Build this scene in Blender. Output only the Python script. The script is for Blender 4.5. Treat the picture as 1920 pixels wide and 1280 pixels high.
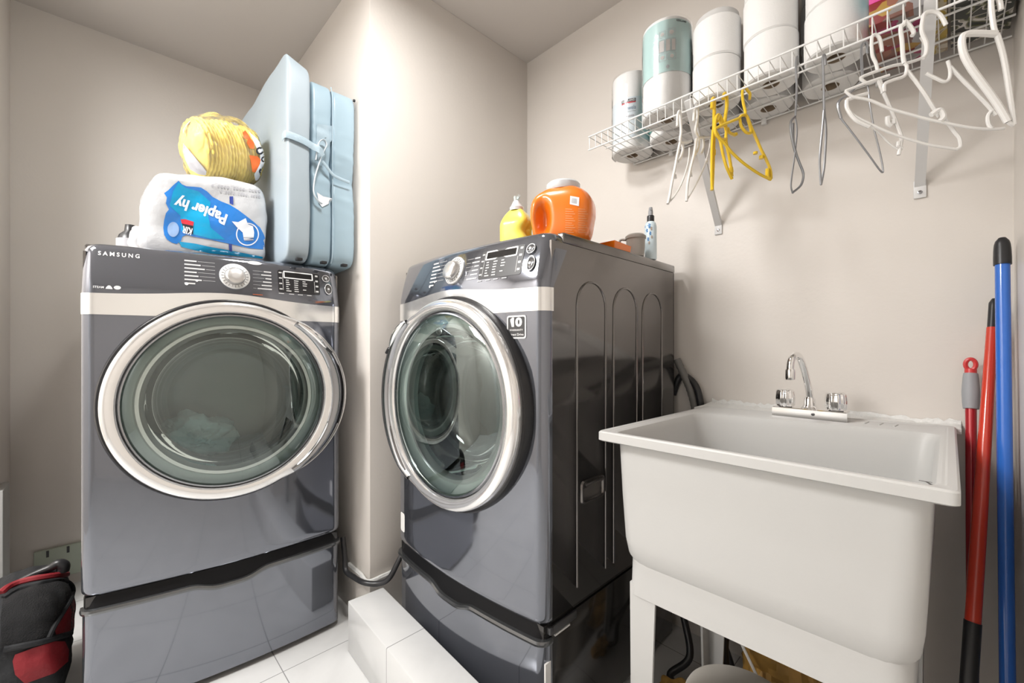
import bpy, bmesh, math, random
from mathutils import Vector, Matrix, noise
from mathutils.bvhtree import BVHTree
random.seed(7)
PI = math.pi
C = bpy.context.scene.collection
S = bpy.context.scene
for o in list(bpy.data.objects):
    bpy.data.objects.remove(o)

# ------------------------------------------------------------------ camera, world, light, exposure
FPX, TH, CYP, CZ = 797.1, math.radians(46.02), 648.0, 1.04
cam = bpy.data.cameras.new('camera'); cam.sensor_width = 36; cam.lens = 36 * FPX / 1920
cam.shift_y = (CYP - 640) / 1920; cam.clip_start = .01
camo = bpy.data.objects.new('camera', cam); C.objects.link(camo)
camo.location = (0, 0, CZ); camo.rotation_euler = (PI / 2, 0, TH)
S.camera = camo
w = bpy.data.worlds.new('world'); S.world = w; w.use_nodes = True
w.node_tree.nodes['Background'].inputs[0].default_value = (1, .97, .93, 1)
w.node_tree.nodes['Background'].inputs[1].default_value = .3
S.view_settings.view_transform = 'Standard'; S.view_settings.look = 'None'
S.view_settings.gamma = 1; S.view_settings.use_curve_mapping = False
S.view_settings.exposure = 0.12
CEIL = 2.46
def area(name, loc, size, power, col=(1, .985, .965), rot=(0, 0, 0), sizey=None):
    l = bpy.data.lights.new(name, 'AREA'); l.shape = 'DISK' if sizey is None else 'RECTANGLE'
    l.size = size
    if sizey: l.size_y = sizey
    l.energy = power; l.color = col
    o = bpy.data.objects.new(name, l); C.objects.link(o); o.location = loc; o.rotation_euler = rot
    return o
LAMP1 = (-.98, .47); FILL_LIGHT = (-1.50, -1.02)
area('lamp_and_fill_light', (LAMP1[0], LAMP1[1], CEIL - .062), .26, 10.5)
area('lamp_and_fill_light', (FILL_LIGHT[0], FILL_LIGHT[1], CEIL - .062), .66, 64, sizey=.66)  # added fill light, evens out the room; only the round lamp is a fixture

# ------------------------------------------------------------------ pixel helpers (photo pixel -> place in the room)
def ray(x, y):
    r = (x - 960) / FPX; u = (CYP - y) / FPX
    return Vector((r * math.cos(TH) - math.sin(TH), r * math.sin(TH) + math.cos(TH), u))
def at(x, y, ax, c):
    D = ray(x, y); O = Vector((0, 0, CZ)); i = 'XYZ'.index(ax)
    return O + D * ((c - O[i]) / D[i])
def atp(x, y, P, yaw):                     # vertical plane through P, running along direction yaw
    n = Vector((-math.sin(yaw), math.cos(yaw), 0)); O = Vector((0, 0, CZ)); D = ray(x, y)
    return O + D * ((Vector((P[0], P[1], 0)) - O).dot(n) / D.dot(n))

# ------------------------------------------------------------------ materials
def mat(name, col, rough=.5, metal=0, coat=0, coatr=.05, spec=None, alpha=None, bump=0, bscale=60, var=0, vscale=6, trans=0, ior=None, emit=None, sheen=0, sss=0):
    m = bpy.data.materials.new(name); m.use_nodes = True; nt = m.node_tree; p = nt.nodes['Principled BSDF']
    p.inputs['Base Color'].default_value = (*col, 1); p.inputs['Roughness'].default_value = rough
    p.inputs['Metallic'].default_value = metal; p.inputs['Coat Weight'].default_value = coat
    p.inputs['Coat Roughness'].default_value = coatr
    if spec is not None: p.inputs['Specular IOR Level'].default_value = spec
    if alpha is not None: p.inputs['Alpha'].default_value = alpha
    if trans: p.inputs['Transmission Weight'].default_value = trans
    if ior: p.inputs['IOR'].default_value = ior
    if sheen: p.inputs['Sheen Weight'].default_value = sheen
    if sss:
        p.inputs['Subsurface Weight'].default_value = sss; p.inputs['Subsurface Radius'].default_value = (.01, .006, .004)
    if emit: p.inputs['Emission Color'].default_value = (*col, 1); p.inputs['Emission Strength'].default_value = emit
    tc = None
    if bump or var:
        tc = nt.nodes.new('ShaderNodeTexCoord')
    if bump:
        n = nt.nodes.new('ShaderNodeTexNoise'); n.inputs['Scale'].default_value = bscale; n.inputs['Detail'].default_value = 4
        nt.links.new(tc.outputs['Object'], n.inputs['Vector'])
        b = nt.nodes.new('ShaderNodeBump'); b.inputs['Strength'].default_value = bump; b.inputs['Distance'].default_value = .01
        nt.links.new(n.outputs['Fac'], b.inputs['Height']); nt.links.new(b.outputs[0], p.inputs['Normal'])
    if var:
        n = nt.nodes.new('ShaderNodeTexNoise'); n.inputs['Scale'].default_value = vscale; n.inputs['Detail'].default_value = 3
        nt.links.new(tc.outputs['Object'], n.inputs['Vector'])
        r = nt.nodes.new('ShaderNodeValToRGB')
        r.color_ramp.elements[0].position = .3; r.color_ramp.elements[1].position = .7
        r.color_ramp.elements[0].color = (*[c * (1 - var) for c in col], 1); r.color_ramp.elements[1].color = (*[min(1, c * (1 + var)) for c in col], 1)
        nt.links.new(n.outputs['Fac'], r.inputs[0]); nt.links.new(r.outputs[0], p.inputs['Base Color'])
    return m
def film(name, tint=(1, 1, 1), gloss=.12, rough=.06, bump=.3, bscale=25, milk=0, milkcol=(.9, .9, .9), fres=1.45):
    m = bpy.data.materials.new(name); m.use_nodes = True; nt = m.node_tree; nt.nodes.clear(); N = nt.nodes.new; L = nt.links.new
    out = N('ShaderNodeOutputMaterial'); tr = N('ShaderNodeBsdfTransparent'); gl = N('ShaderNodeBsdfGlossy'); mx = N('ShaderNodeMixShader')
    tr.inputs[0].default_value = (*tint, 1); gl.inputs[0].default_value = (.88, 1, .985, 1) if .8 < tint[0] < .95 else (1, 1, 1, 1); gl.inputs['Roughness'].default_value = rough
    fr = N('ShaderNodeFresnel'); fr.inputs[0].default_value = fres
    ad = N('ShaderNodeMath'); ad.operation = 'ADD'; ad.use_clamp = True; ad.inputs[1].default_value = gloss
    L(fr.outputs[0], ad.inputs[0]); L(ad.outputs[0], mx.inputs[0])
    if bump:
        tc = N('ShaderNodeTexCoord'); n = N('ShaderNodeTexNoise'); n.inputs['Scale'].default_value = bscale; n.inputs['Detail'].default_value = 5
        b = N('ShaderNodeBump'); b.inputs['Strength'].default_value = bump; b.inputs['Distance'].default_value = .02
        L(tc.outputs['Object'], n.inputs['Vector']); L(n.outputs['Fac'], b.inputs['Height']); L(b.outputs[0], gl.inputs['Normal'])
    base = tr.outputs[0]
    if milk:
        df = N('ShaderNodeBsdfDiffuse'); df.inputs[0].default_value = (*milkcol, 1); m2 = N('ShaderNodeMixShader'); m2.inputs[0].default_value = milk
        L(tr.outputs[0], m2.inputs[1]); L(df.outputs[0], m2.inputs[2]); base = m2.outputs[0]
    L(base, mx.inputs[1]); L(gl.outputs[0], mx.inputs[2]); L(mx.outputs[0], out.inputs[0])
    return m
def tiles(name, size, ox, oy, axes='XY', rough=.18, col=(.66, .66, .655)):
    m = bpy.data.materials.new(name); m.use_nodes = True; nt = m.node_tree; p = nt.nodes['Principled BSDF']; N = nt.nodes.new; L = nt.links.new
    geo = N('ShaderNodeNewGeometry'); sx = N('ShaderNodeSeparateXYZ'); L(geo.outputs['Position'], sx.inputs[0])
    def line(axis, off):
        a = N('ShaderNodeMath'); a.operation = 'ADD'; a.inputs[1].default_value = 100 * size - off; L(sx.outputs[axis], a.inputs[0])
        b = N('ShaderNodeMath'); b.operation = 'MODULO'; b.inputs[1].default_value = size; L(a.outputs[0], b.inputs[0])
        c = N('ShaderNodeMath'); c.operation = 'LESS_THAN'; c.inputs[1].default_value = .0028; L(b.outputs[0], c.inputs[0]); return c
    f = line(axes[0], ox)
    if len(axes) > 1:
        g = line(axes[1], oy); mxm = N('ShaderNodeMath'); mxm.operation = 'MAXIMUM'; L(f.outputs[0], mxm.inputs[0]); L(g.outputs[0], mxm.inputs[1]); f = mxm
    n = N('ShaderNodeTexNoise'); n.inputs['Scale'].default_value = 3.5; n.inputs['Detail'].default_value = 6; n.inputs['Distortion'].default_value = 1.5
    L(geo.outputs['Position'], n.inputs['Vector'])
    r = N('ShaderNodeValToRGB'); r.color_ramp.elements[0].position = .35; r.color_ramp.elements[1].position = .6
    r.color_ramp.elements[0].color = (*[c * .93 for c in col], 1); r.color_ramp.elements[1].color = (*col, 1); L(n.outputs['Fac'], r.inputs[0])
    mx = N('ShaderNodeMix'); mx.data_type = 'RGBA'; L(f.outputs[0], mx.inputs[0]); L(r.outputs[0], mx.inputs[6]); mx.inputs[7].default_value = (.27, .27, .27, 1)
    L(mx.outputs[2], p.inputs['Base Color']); p.inputs['Roughness'].default_value = rough
    return m
M = {}
M['wall'] = mat('wall_paint', (.72, .678, .634), .38, bump=.04, bscale=90, var=.02, vscale=2)
M['ceil'] = mat('ceiling_paint', (.62, .58, .545), .8)
M['white_trim'] = mat('white_trim', (.82, .81, .79), .35)
M['floor'] = tiles('floor_tile', .33, .165, .085)
M['curb'] = tiles('curb_tile', .33, -.14, 0, 'X')
M['paint'] = mat('charcoal_paint', (.20, .212, .245), .08, .8, coat=.6, coatr=.02)
M['side'] = mat('charcoal_side', (.20, .187, .18), .13, .8, coat=.35, coatr=.08, bump=.015, bscale=25)
M['ped_side'] = mat('pedestal_side', (.05, .047, .045), .12, .6, coat=.3, coatr=.06)
M['chrome'] = mat('chrome', (.88, .88, .88), .07, 1)
M['ring'] = mat('silver_door_ring', (.93, .925, .92), .13, .8)
M['board'] = mat('grey_white_board', (.45, .45, .44), .5)
M['matteblack'] = mat('matte_black', (.006, .006, .007), .5, spec=.2)
M['strip'] = mat('drawer_strip', (.16, .165, .17), .15, .8)
M['band'] = mat('silver_band', (.90, .90, .89), .14, .8)
M['chrome_dark'] = mat('dark_chrome', (.36, .37, .39), .12, 1)
M['silver'] = mat('brushed_silver', (.72, .71, .70), .3, .9)
M['silver_l'] = mat('pale_silver', (.80, .80, .79), .3, .4)
M['black'] = mat('black_rubber', (.012, .012, .014), .35)
M['blackgloss'] = mat('black_gloss', (.012, .012, .013), .08, coat=.3)
M['dark'] = mat('dark_grey', (.055, .055, .058), .4)
M['disp'] = mat('display_dark', (.022, .022, .025), .12, coat=.5)
M['mark'] = mat('print_grey', (.62, .62, .62), .4)
M['markw'] = mat('print_white', (.8, .8, .8), .4)
M['tray'] = mat('tray_green_grey', (.64, .72, .69), .25, coat=.5)
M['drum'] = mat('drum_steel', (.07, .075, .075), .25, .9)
M['glass'] = film('door_glass', (.90, .97, .955), .10, .0, 0)
M['bowl'] = film('bowl_glass', (.66, .76, .75), .03, .01, 0, fres=1.2)
M['cloth'] = mat('pale_blue_cloth', (.62, .76, .80), .9)
M['tub'] = mat('tub_plastic', (.56, .557, .545), .42, bump=.02, bscale=120, sss=0)
M['caulk'] = mat('caulk', (.75, .75, .73), .6, bump=.4, bscale=80)
M['wire'] = mat('white_wire', (.80, .80, .79), .35)
M['bracket'] = mat('bracket_white', (.72, .72, .72), .4)
M['paper'] = mat('tissue_paper', (.80, .795, .785), .95, bump=.12, bscale=220, sheen=.2)
M['core'] = mat('cardboard_core', (.35, .27, .19), .9)
M['teal'] = mat('teal_print', (.46, .62, .61), .25, coat=.6)
M['tealdark'] = mat('teal_dark', (.10, .30, .27), .3, coat=.3)
M['wrap'] = film('clear_wrap', (.99, .99, .99), .02, .1, .25, 14, milk=.04, fres=1.25)
M['wrap2'] = film('clear_bag', (.99, .99, .98), .01, .3, .5, 22, fres=1.18, milk=.10, milkcol=(.95, .93, .88))
M['hang_w'] = mat('white_hanger', (.82, .81, .79), .3, coat=.3)
M['hang_y'] = mat('yellow_hanger', (.86, .58, .03), .28, coat=.3)
M['hang_m'] = mat('wire_hanger', (.35, .36, .38), .3, .85)
M['blue_pole'] = mat('blue_pole', (.03, .16, .62), .22, coat=.5)
M['red_pole'] = mat('red_pole', (.62, .045, .02), .25, coat=.5)
M['red_pole2'] = mat('dark_red_pole', (.42, .02, .03), .22, .2, coat=.5)
M['red_tip'] = mat('red_plastic', (.62, .05, .05), .35)
M['grip'] = mat('grey_grip', (.33, .34, .36), .55)
M['blackp'] = mat('black_plastic', (.02, .02, .022), .35)
M['matt'] = mat('light_blue_vinyl', (.36, .49, .575), .38, bump=.12, bscale=9, coat=.15)
M['mattside'] = mat('grey_blue_vinyl', (.38, .45, .50), .42, bump=.05, bscale=9)
M['strap'] = mat('blue_strap', (.40, .52, .60), .5, bump=.2, bscale=40)
M['pack_w'] = mat('white_plastic_wrap', (.56, .57, .59), .22, coat=.5, bump=.45, bscale=22)
M['pack_b'] = mat('bright_blue_print', (.02, .20, .62), .2, coat=.6, bump=.35, bscale=22, var=.0)
M['pack_b2'] = mat('cyan_blue_print', (.0, .33, .62), .2, coat=.6, bump=.35, bscale=22)
M['pack_d'] = mat('navy_print', (.03, .06, .30), .2, coat=.6, bump=.35, bscale=22)
M['txtw'] = mat('white_print', (.88, .90, .94), .3)
M['txtd'] = mat('grey_text_print', (.42, .42, .45), .5)
M['txtb'] = mat('black_print', (.02, .02, .03), .4)
M['txtr'] = mat('red_print', (.6, .03, .05), .4)
M['txto'] = mat('orange_print', (.85, .17, .03), .4)
M['plate'] = mat('yellow_plate', (.95, .76, .16), .55)
M['orange'] = mat('orange_plastic', (.86, .20, .01), .26, coat=.5, sss=.15)
M['lid'] = mat('translucent_lid', (.66, .68, .70), .25, coat=.4)
M['yellow'] = mat('yellow_plastic', (.74, .70, .11), .3, coat=.3)
M['clearcap'] = film('clear_cap', (.9, .92, .92), .15, .1, .2, milk=.35)
M['cup'] = mat('grey_cup', (.36, .33, .30), .4)
M['bottle_b'] = mat('pale_blue_bottle', (.68, .80, .86), .3, coat=.3)
M['flower'] = mat('blue_flower_print', (.10, .28, .58), .4)
M['flower2'] = mat('brown_flower_print', (.50, .40, .33), .4)
M['bagblk'] = mat('black_fabric', (.006, .007, .009), .75, bump=.3, bscale=60)
M['bagnet'] = mat('black_mesh_fabric', (.004, .004, .005), .9, bump=.5, bscale=300)
M['bagred'] = mat('red_fabric', (.21, .008, .014), .65, bump=.25, bscale=60)
M['kraft'] = mat('brown_paper', (.36, .20, .045), .6, var=.3, vscale=14)
M['bucket'] = mat('beige_bucket', (.62, .58, .52), .4)
M['hose_g'] = mat('grey_hose', (.17, .165, .155), .5)
M['fillglow'] = mat('fill_diffuser', (1, .98, .95), .5, emit=3)  # glowing face of the added fill panel
M['lampglow'] = mat('lamp_diffuser', (1, .97, .93), .5, emit=9)

# ------------------------------------------------------------------ mesh helpers
def newbm(): return bmesh.new()
def finish(name, bm, m, parent=None, sharp=38, smooth=True, loc=None):
    bmesh.ops.remove_doubles(bm, verts=bm.verts, dist=1e-6)
    if smooth:
        a = math.radians(sharp)
        for f in bm.faces: f.smooth = True
        for e in bm.edges:
            if len(e.link_faces) == 2 and e.calc_face_angle(0) > a: e.smooth = False
    me = bpy.data.meshes.new(name); bm.to_mesh(me); bm.free()
    for mm in (m if isinstance(m, (list, tuple)) else [m]): me.materials.append(mm)
    o = bpy.data.objects.new(name, me); C.objects.link(o)
    if parent is not None:
        o.parent = parent
        if parent.get('worldbuilt'): o.location = -Vector(parent.location)
    if loc is not None: o.location = loc
    return o
def thing(name, label, cat, loc=(0, 0, 0), rz=0, group=None, world=True):
    o = bpy.data.objects.new(name, None); C.objects.link(o); o.empty_display_size = .05
    o.location = loc; o.rotation_euler = (0, 0, rz); o['label'] = label; o['category'] = cat
    if group: o['group'] = group
    if world and rz == 0: o['worldbuilt'] = 1
    return o
def tag(o, label, cat, group=None):
    o['label'] = label; o['category'] = cat
    if group: o['group'] = group
    vs = o.data.vertices                               # origin to the base of the thing
    xs = [v.co.x for v in vs]; ys = [v.co.y for v in vs]; zs = [v.co.z for v in vs]
    c = Vector(((min(xs) + max(xs)) / 2, (min(ys) + max(ys)) / 2, min(zs)))
    o.data.transform(Matrix.Translation(-c)); o.location = Vector(o.location) + c
    return o
def struct(name, bm, m, **k):
    o = finish(name, bm, m, **k); o['kind'] = 'structure'; return o
def box(bm, lo, hi, bev=0, seg=2, mi=0):
    g = bmesh.ops.create_cube(bm, size=1)['verts']
    for v in g:
        v.co = Vector([lo[i] + (v.co[i] + .5) * (hi[i] - lo[i]) for i in range(3)])
    fs = list({f for v in g for f in v.link_faces})
    for f in fs: f.material_index = mi
    if bev:
        r = bmesh.ops.bevel(bm, geom=list({e for v in g for e in v.link_edges}), offset=bev, segments=seg, profile=.5, affect='EDGES')
        for f in r['faces']: f.material_index = mi
    return bm
def mbox(lo, hi, bev=0, seg=2): return box(newbm(), lo, hi, bev, seg)
def catmull(pts, n=6):
    P = [Vector(p) for p in pts]
    if len(P) < 3: return P
    out = []
    for i in range(len(P) - 1):
        a = P[max(i - 1, 0)]; b = P[i]; c = P[i + 1]; d = P[min(i + 2, len(P) - 1)]
        for k in range(n):
            t = k / n
            out.append(.5 * ((2 * b) + (c - a) * t + (2 * a - 5 * b + 4 * c - d) * t * t + (3 * b - a - 3 * c + d) * t ** 3))
    out.append(P[-1]); return out
def tube(bm, pts, r, seg=8, closed=False, flat=1.0, cap=True, flatdir=None):
    P = [Vector(p) for p in pts]; n = len(P); rings = []; up = None
    for i in range(n):
        a = P[i - 1] if (i > 0 or closed) else P[i]; b = P[(i + 1) % n] if (i < n - 1 or closed) else P[i]
        t = (b - a).normalized() if (b - a).length > 1e-9 else Vector((0, 0, 1))
        if flatdir is not None: up = Vector(flatdir)
        if up is None: up = Vector((0, 0, 1)) if abs(t.z) < .9 else Vector((1, 0, 0))
        s = t.cross(up)
        if s.length < 1e-6: s = t.orthogonal()
        s.normalize(); u = s.cross(t).normalized(); up = u
        rr = r[i] if isinstance(r, (list, tuple)) else r
        rings.append([bm.verts.new(P[i] + rr * (math.cos(2 * PI * k / seg) * s * flat + math.sin(2 * PI * k / seg) * u)) for k in range(seg)])
    for i in range(n if closed else n - 1):
        A = rings[i]; B = rings[(i + 1) % n]
        for k in range(seg):
            bm.faces.new((A[k], A[(k + 1) % seg], B[(k + 1) % seg], B[k]))
    if cap and not closed:
        bm.faces.new(rings[0][::-1]); bm.faces.new(rings[-1])
    return bm
def lathe(bm, prof, c=(0, 0, 0), seg=40, axis='Z', rmod=None, close=False):
    rings = []
    for (r, h) in prof:
        ring = []
        for k in range(seg):
            a = 2 * PI * k / seg; rr = r * (rmod(a, h) if rmod else 1)
            x, y, z = rr * math.cos(a), rr * math.sin(a), h
            if axis == 'Y': x, y, z = x, h, rr * math.sin(a)
            if axis == 'X': x, y, z = h, rr * math.cos(a), rr * math.sin(a)
            ring.append(bm.verts.new((c[0] + x, c[1] + y, c[2] + z)))
        rings.append(ring)
    R = list(range(len(rings) - 1)) + ([len(rings) - 1] if close else [])
    for i in R:
        A = rings[i]; B = rings[(i + 1) % len(rings)]
        for k in range(seg): bm.faces.new((A[k], A[(k + 1) % seg], B[(k + 1) % seg], B[k]))
    if not close:
        if prof[0][0] > 1e-4: pass
    for ring, (r, h) in ((rings[0], prof[0]), (rings[-1], prof[-1])):
        if r < 1e-3: bmesh.ops.pointmerge(bm, verts=ring, merge_co=(c if False else ring[0].co.lerp(ring[len(ring) // 2].co, .5)))
    return bm
def fixn(bm): bmesh.ops.recalc_face_normals(bm, faces=bm.faces); return bm
def poly_prism(bm, pts, a, b, fn):               # pts 2D, fn(u,v,w)->xyz
    A = [bm.verts.new(fn(u, v, a)) for u, v in pts]; B = [bm.verts.new(fn(u, v, b)) for u, v in pts]
    bm.faces.new(A); bm.faces.new(B[::-1]); n = len(pts)
    for i in range(n): bm.faces.new((A[i], B[i], B[(i + 1) % n], A[(i + 1) % n]))
    return fixn(bm)
def flat2d(polys, sub=0, dense=None):
    bm = newbm()
    for p in polys:
        try: bm.faces.new([bm.verts.new((u, v, 0)) for u, v in p])
        except ValueError: pass
    bmesh.ops.triangulate(bm, faces=bm.faces)
    if dense:
        for _ in range(8):
            es = [e for e in bm.edges if e.calc_length() > dense]
            if not es: break
            bmesh.ops.subdivide_edges(bm, edges=es, cuts=1); bmesh.ops.triangulate(bm, faces=bm.faces)
    return bm
def text2d(s, width=None, height=None, bold=.0, align='LEFT', shear=0):
    cu = bpy.data.curves.new('t', 'FONT'); cu.body = s; cu.size = 1; cu.offset = bold; cu.shear = shear; cu.resolution_u = 3
    ob = bpy.data.objects.new('t', cu); C.objects.link(ob)
    dg = bpy.context.evaluated_depsgraph_get(); dg.update()
    me = bpy.data.meshes.new_from_object(ob.evaluated_get(dg)); bm = newbm(); bm.from_mesh(me)
    bpy.data.objects.remove(ob); bpy.data.curves.remove(cu); bpy.data.meshes.remove(me)
    xs = [v.co.x for v in bm.verts]; ys = [v.co.y for v in bm.verts]
    w0, h0 = max(xs) - min(xs), max(ys) - min(ys)
    sx = (width / w0) if width else height / h0; sy = (height / h0) if height else sx
    for v in bm.verts: v.co = Vector(((v.co.x - min(xs)) * sx, (v.co.y - min(ys)) * sy, 0))
    return bm
def mapbm(bm, fn):
    for v in bm.verts: v.co = Vector(fn(v.co.x, v.co.y))
    return bm
def rot2(bm, a, ox, oy):
    for v in bm.verts:
        x, y = v.co.x, v.co.y; v.co = Vector((ox + x * math.cos(a) - y * math.sin(a), oy + x * math.sin(a) + y * math.cos(a), 0))
    return bm
def bvh_of(*objs):
    bpy.context.view_layer.update(); V = []; F = []
    for o in objs:
        k = len(V); V += [o.matrix_world @ v.co for v in o.data.vertices]; F += [[i + k for i in p.vertices] for p in o.data.polygons]
    return BVHTree.FromPolygons(V, F)
def stick(bm, tree, fnray, eps=.0012):            # press a flat printed shape onto a surface; fnray(u,v)->(origin, direction)
    bad = []
    for v in bm.verts:
        O, D = fnray(v.co.x, v.co.y); h = tree.ray_cast(O, D.normalized())
        if h[0] is None: bad.append(v); continue
        v.co = h[0] - D.normalized() * eps
    bmesh.ops.delete(bm, geom=bad, context='VERTS'); return bm
def pxray(u, v): return Vector((0, 0, CZ)), ray(u, v)
def copytree(o, parent=None):
    c = o.copy(); C.objects.link(c)
    if parent: c.parent = parent
    for ch in o.children: copytree(ch, c)
    return c
def rect(u0, v0, u1, v1): return [(u0, v0), (u1, v0), (u1, v1), (u0, v1)]
def rrect(u0, v0, u1, v1, r, n=4):
    out = []
    for cx, cy, a0 in ((u1 - r, v1 - r, 0), (u0 + r, v1 - r, 90), (u0 + r, v0 + r, 180), (u1 - r, v0 + r, 270)):
        for k in range(n + 1):
            a = math.radians(a0 + 90 * k / n); out.append((cx + r * math.cos(a), cy + r * math.sin(a)))
    return out
def circ(cx, cy, r, n=24, ry=None): return [(cx + r * math.cos(2 * PI * k / n), cy + (ry or r) * math.sin(2 * PI * k / n)) for k in range(n)]
def ring2d(outer, inner):
    bm = newbm(); n = len(outer); A = [bm.verts.new((*p, 0)) for p in outer]; B = [bm.verts.new((*p, 0)) for p in inner]
    for i in range(n): bm.faces.new((A[i], A[(i + 1) % n], B[(i + 1) % n], B[i]))
    return bm
def join(*bms):
    out = bms[0]
    for b in bms[1:]:
        me = bpy.data.meshes.new('j'); b.to_mesh(me); b.free(); out.from_mesh(me); bpy.data.meshes.remove(me)
    return out

# ------------------------------------------------------------------ the room
XL, XA, YW, YC, YN, XR = -2.68, -1.486, 1.54, .708, -.27, .10
YB, XB = -1.7, 1.05
struct('floor', mbox((XL - .1, YB - .1, -.05), (XB + .1, YW + .1, 0)), M['floor'])
struct('ceiling', mbox((XL - .1, YB - .1, CEIL), (XB + .1, YW + .1, CEIL + .05)), M['ceil'])
struct('wall_back', mbox((XA, YW, 0), (XB + .1, YW + .1, CEIL)), M['wall'])
struct('wall_left', mbox((XL - .1, YN, 0), (XL, YC, CEIL)), M['wall'])
struct('wall_column', mbox((XL - .1, YC, 0), (XA, YW + .1, CEIL), .003), M['wall'])
struct('wall_near_left', mbox((XL - .1, YB - .1, 0), (-2.30, YN, CEIL)), M['wall'])
struct('wall_right', mbox((XR, .78, 0), (XB + .1, YW, CEIL)), M['wall'])
struct('wall_right_near', mbox((XB, YB - .1, 0), (XB + .1, .78, CEIL)), M['wall'])
struct('wall_front', mbox((-2.30, YB - .1, 0), (XB, YB, CEIL)), M['wall'])
# door behind the viewer, seen only as a reflection
bm = mbox((-.95, YB, .0), (-.15, YB + .035, 2.03), .003)
for z0, z1 in ((.2, .95), (1.1, 1.85)):
    for x0 in (-.85, -.51): box(bm, (x0, YB + .03, z0), (x0 + .26, YB + .045, z1), .006)
d1 = struct('door_1', bm, M['white_trim'])
bm = newbm(); lathe(bm, [(0, .0), (.012, 0), (.012, .03), (.026, .04), (.028, .055), (.018, .07), (0, .072)], (-.88, YB + .035, .98), 20, 'Y')
k = finish('door_handle', fixn(bm), M['chrome'], d1)
bm = newbm()
for lo, hi in (((-1.02, YB, 0), (-.95, YB + .02, 2.1)), ((-.15, YB, 0), (-.08, YB + .02, 2.1)), ((-1.02, YB, 2.03), (-.08, YB + .02, 2.1))): box(bm, lo, hi, .004)
struct('trim_1', bm, M['white_trim'])
# tiled curb in front of the washer nook
a = math.radians(-2.84)
bm = mbox((-.04, 0, .0), (1.51, .127, .172), .004)
cb = struct('trim_2', bm, M['curb']); cb.location = (-1.39, .6008, 0); cb.rotation_euler = (0, 0, a)
# paint drips / caulk along the foot of the column
bm = newbm(); tube(bm, catmull([(-1.66, YC - .004, .176), (-1.55, YC - .006, .18), (XA + .002, YC - .008, .178), (XA + .008, YC + .05, .18), (XA + .006, .80, .182)], 8), .008, 6)
struct('trim_3', bm, M['caulk'])
lx, ly = LAMP1; r = .15
L = thing('ceiling_light', 'round flush white ceiling lamp above the two machines', 'ceiling lamp', (lx, ly, CEIL - .06))
bm = newbm(); lathe(bm, [(r + .02, CEIL), (r + .02, CEIL - .03), (r, CEIL - .055), (r - .012, CEIL - .055), (r - .012, CEIL)], (lx, ly, 0), 48)
finish('lamp_rim', fixn(bm), M['white_trim'], L)
bm = newbm(); lathe(bm, [(r - .012, CEIL - .048), (r * .6, CEIL - .052), (0, CEIL - .054)], (lx, ly, 0), 40)
finish('diffuser', bm, M['lampglow'], L)
lx, ly = FILL_LIGHT  # unseen panel added to carry the soft fill light
L = thing('added_fill_panel', 'square white ceiling panel added out of view as fill light', 'ceiling lamp', (lx, ly, CEIL - .06))
bm = newbm()
for lo, hi in (((-.37, -.37), (.37, -.34)), ((-.37, .34), (.37, .37)), ((-.37, -.34), (-.34, .34)), ((.34, -.34), (.37, .34))): box(bm, (lx + lo[0], ly + lo[1], CEIL - .055), (lx + hi[0], ly + hi[1], CEIL - .0005), .004)
finish('frame', bm, M['white_trim'], L)
finish('diffuser', mbox((lx - .339, ly - .339, CEIL - .05), (lx + .339, ly + .339, CEIL - .04)), M['fillglow'], L)
# ------------------------------------------------------------------ washer and dryer
W, DEP, ZT = .686, .722, 1.331
DC = (.343, .872)                                  # door centre (x, z)
def bulge(x):
    u = (x - W / 2) / (W / 2); return -.03 * max(0, 1 - u * u)
def tilt(z):
    t = max(0, (z - 1.19) / (ZT - 1.19)); return .034 * t ** 1.25
def front_y(x, z):
    r = .026; d = min(x, W - x); y = bulge(x)
    if d < r: y += r - math.sqrt(max(0, r * r - (r - d) ** 2))
    return y + tilt(z)
def outline(inset=0, ys=.03, extra=0, n=64):
    """front outline seen from above: left side, rounded corner, bowed front, corner, right side"""
    pts = [(inset, ys)]
    xs = []
    r = .026
    for k in range(9): xs.append(r * (1 - math.cos(PI / 2 * k / 8)))
    for k in range(1, n): xs.append(r + (W - 2 * r) * k / n)
    xs += [W - x for x in xs[:9]][::-1]
    for x in xs:
        xx = inset + x * (W - 2 * inset) / W
        pts.append((xx, front_y(x, 0) + extra))
    pts.append((W - inset, ys)); return pts
def shell(rows, hole=0, thick=0):
    """rows: list of (z or z(x), inset, extra y, side end y)"""
    bm = newbm(); R = []
    for z, ins, ex, ys in rows:
        o = outline(ins, ys, 0 if callable(ex) else ex)
        R.append([bm.verts.new((x, y + (ex(z(x)) if callable(ex) and 0 < k < len(o) - 1 else 0), z(x) if callable(z) else z)) for k, (x, y) in enumerate(o)])
    for i in range(len(R) - 1):
        for k in range(len(R[0]) - 1): bm.faces.new((R[i][k], R[i][k + 1], R[i + 1][k + 1], R[i + 1][k]))
    if hole:
        dele = [f for f in bm.faces if (f.calc_center_median().x - DC[0]) ** 2 + (f.calc_center_median().z - DC[1]) ** 2 < hole ** 2 and f.calc_center_median().y < .02]
        bmesh.ops.delete(bm, geom=dele, context='FACES')
    return fixn(bm)
def frange(a, b, n): return [a + (b - a) * i / n for i in range(n + 1)]
def band_top(x):
    return 1.184 + .020 * math.exp(-((x - .33) / .17) ** 2)
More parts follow.
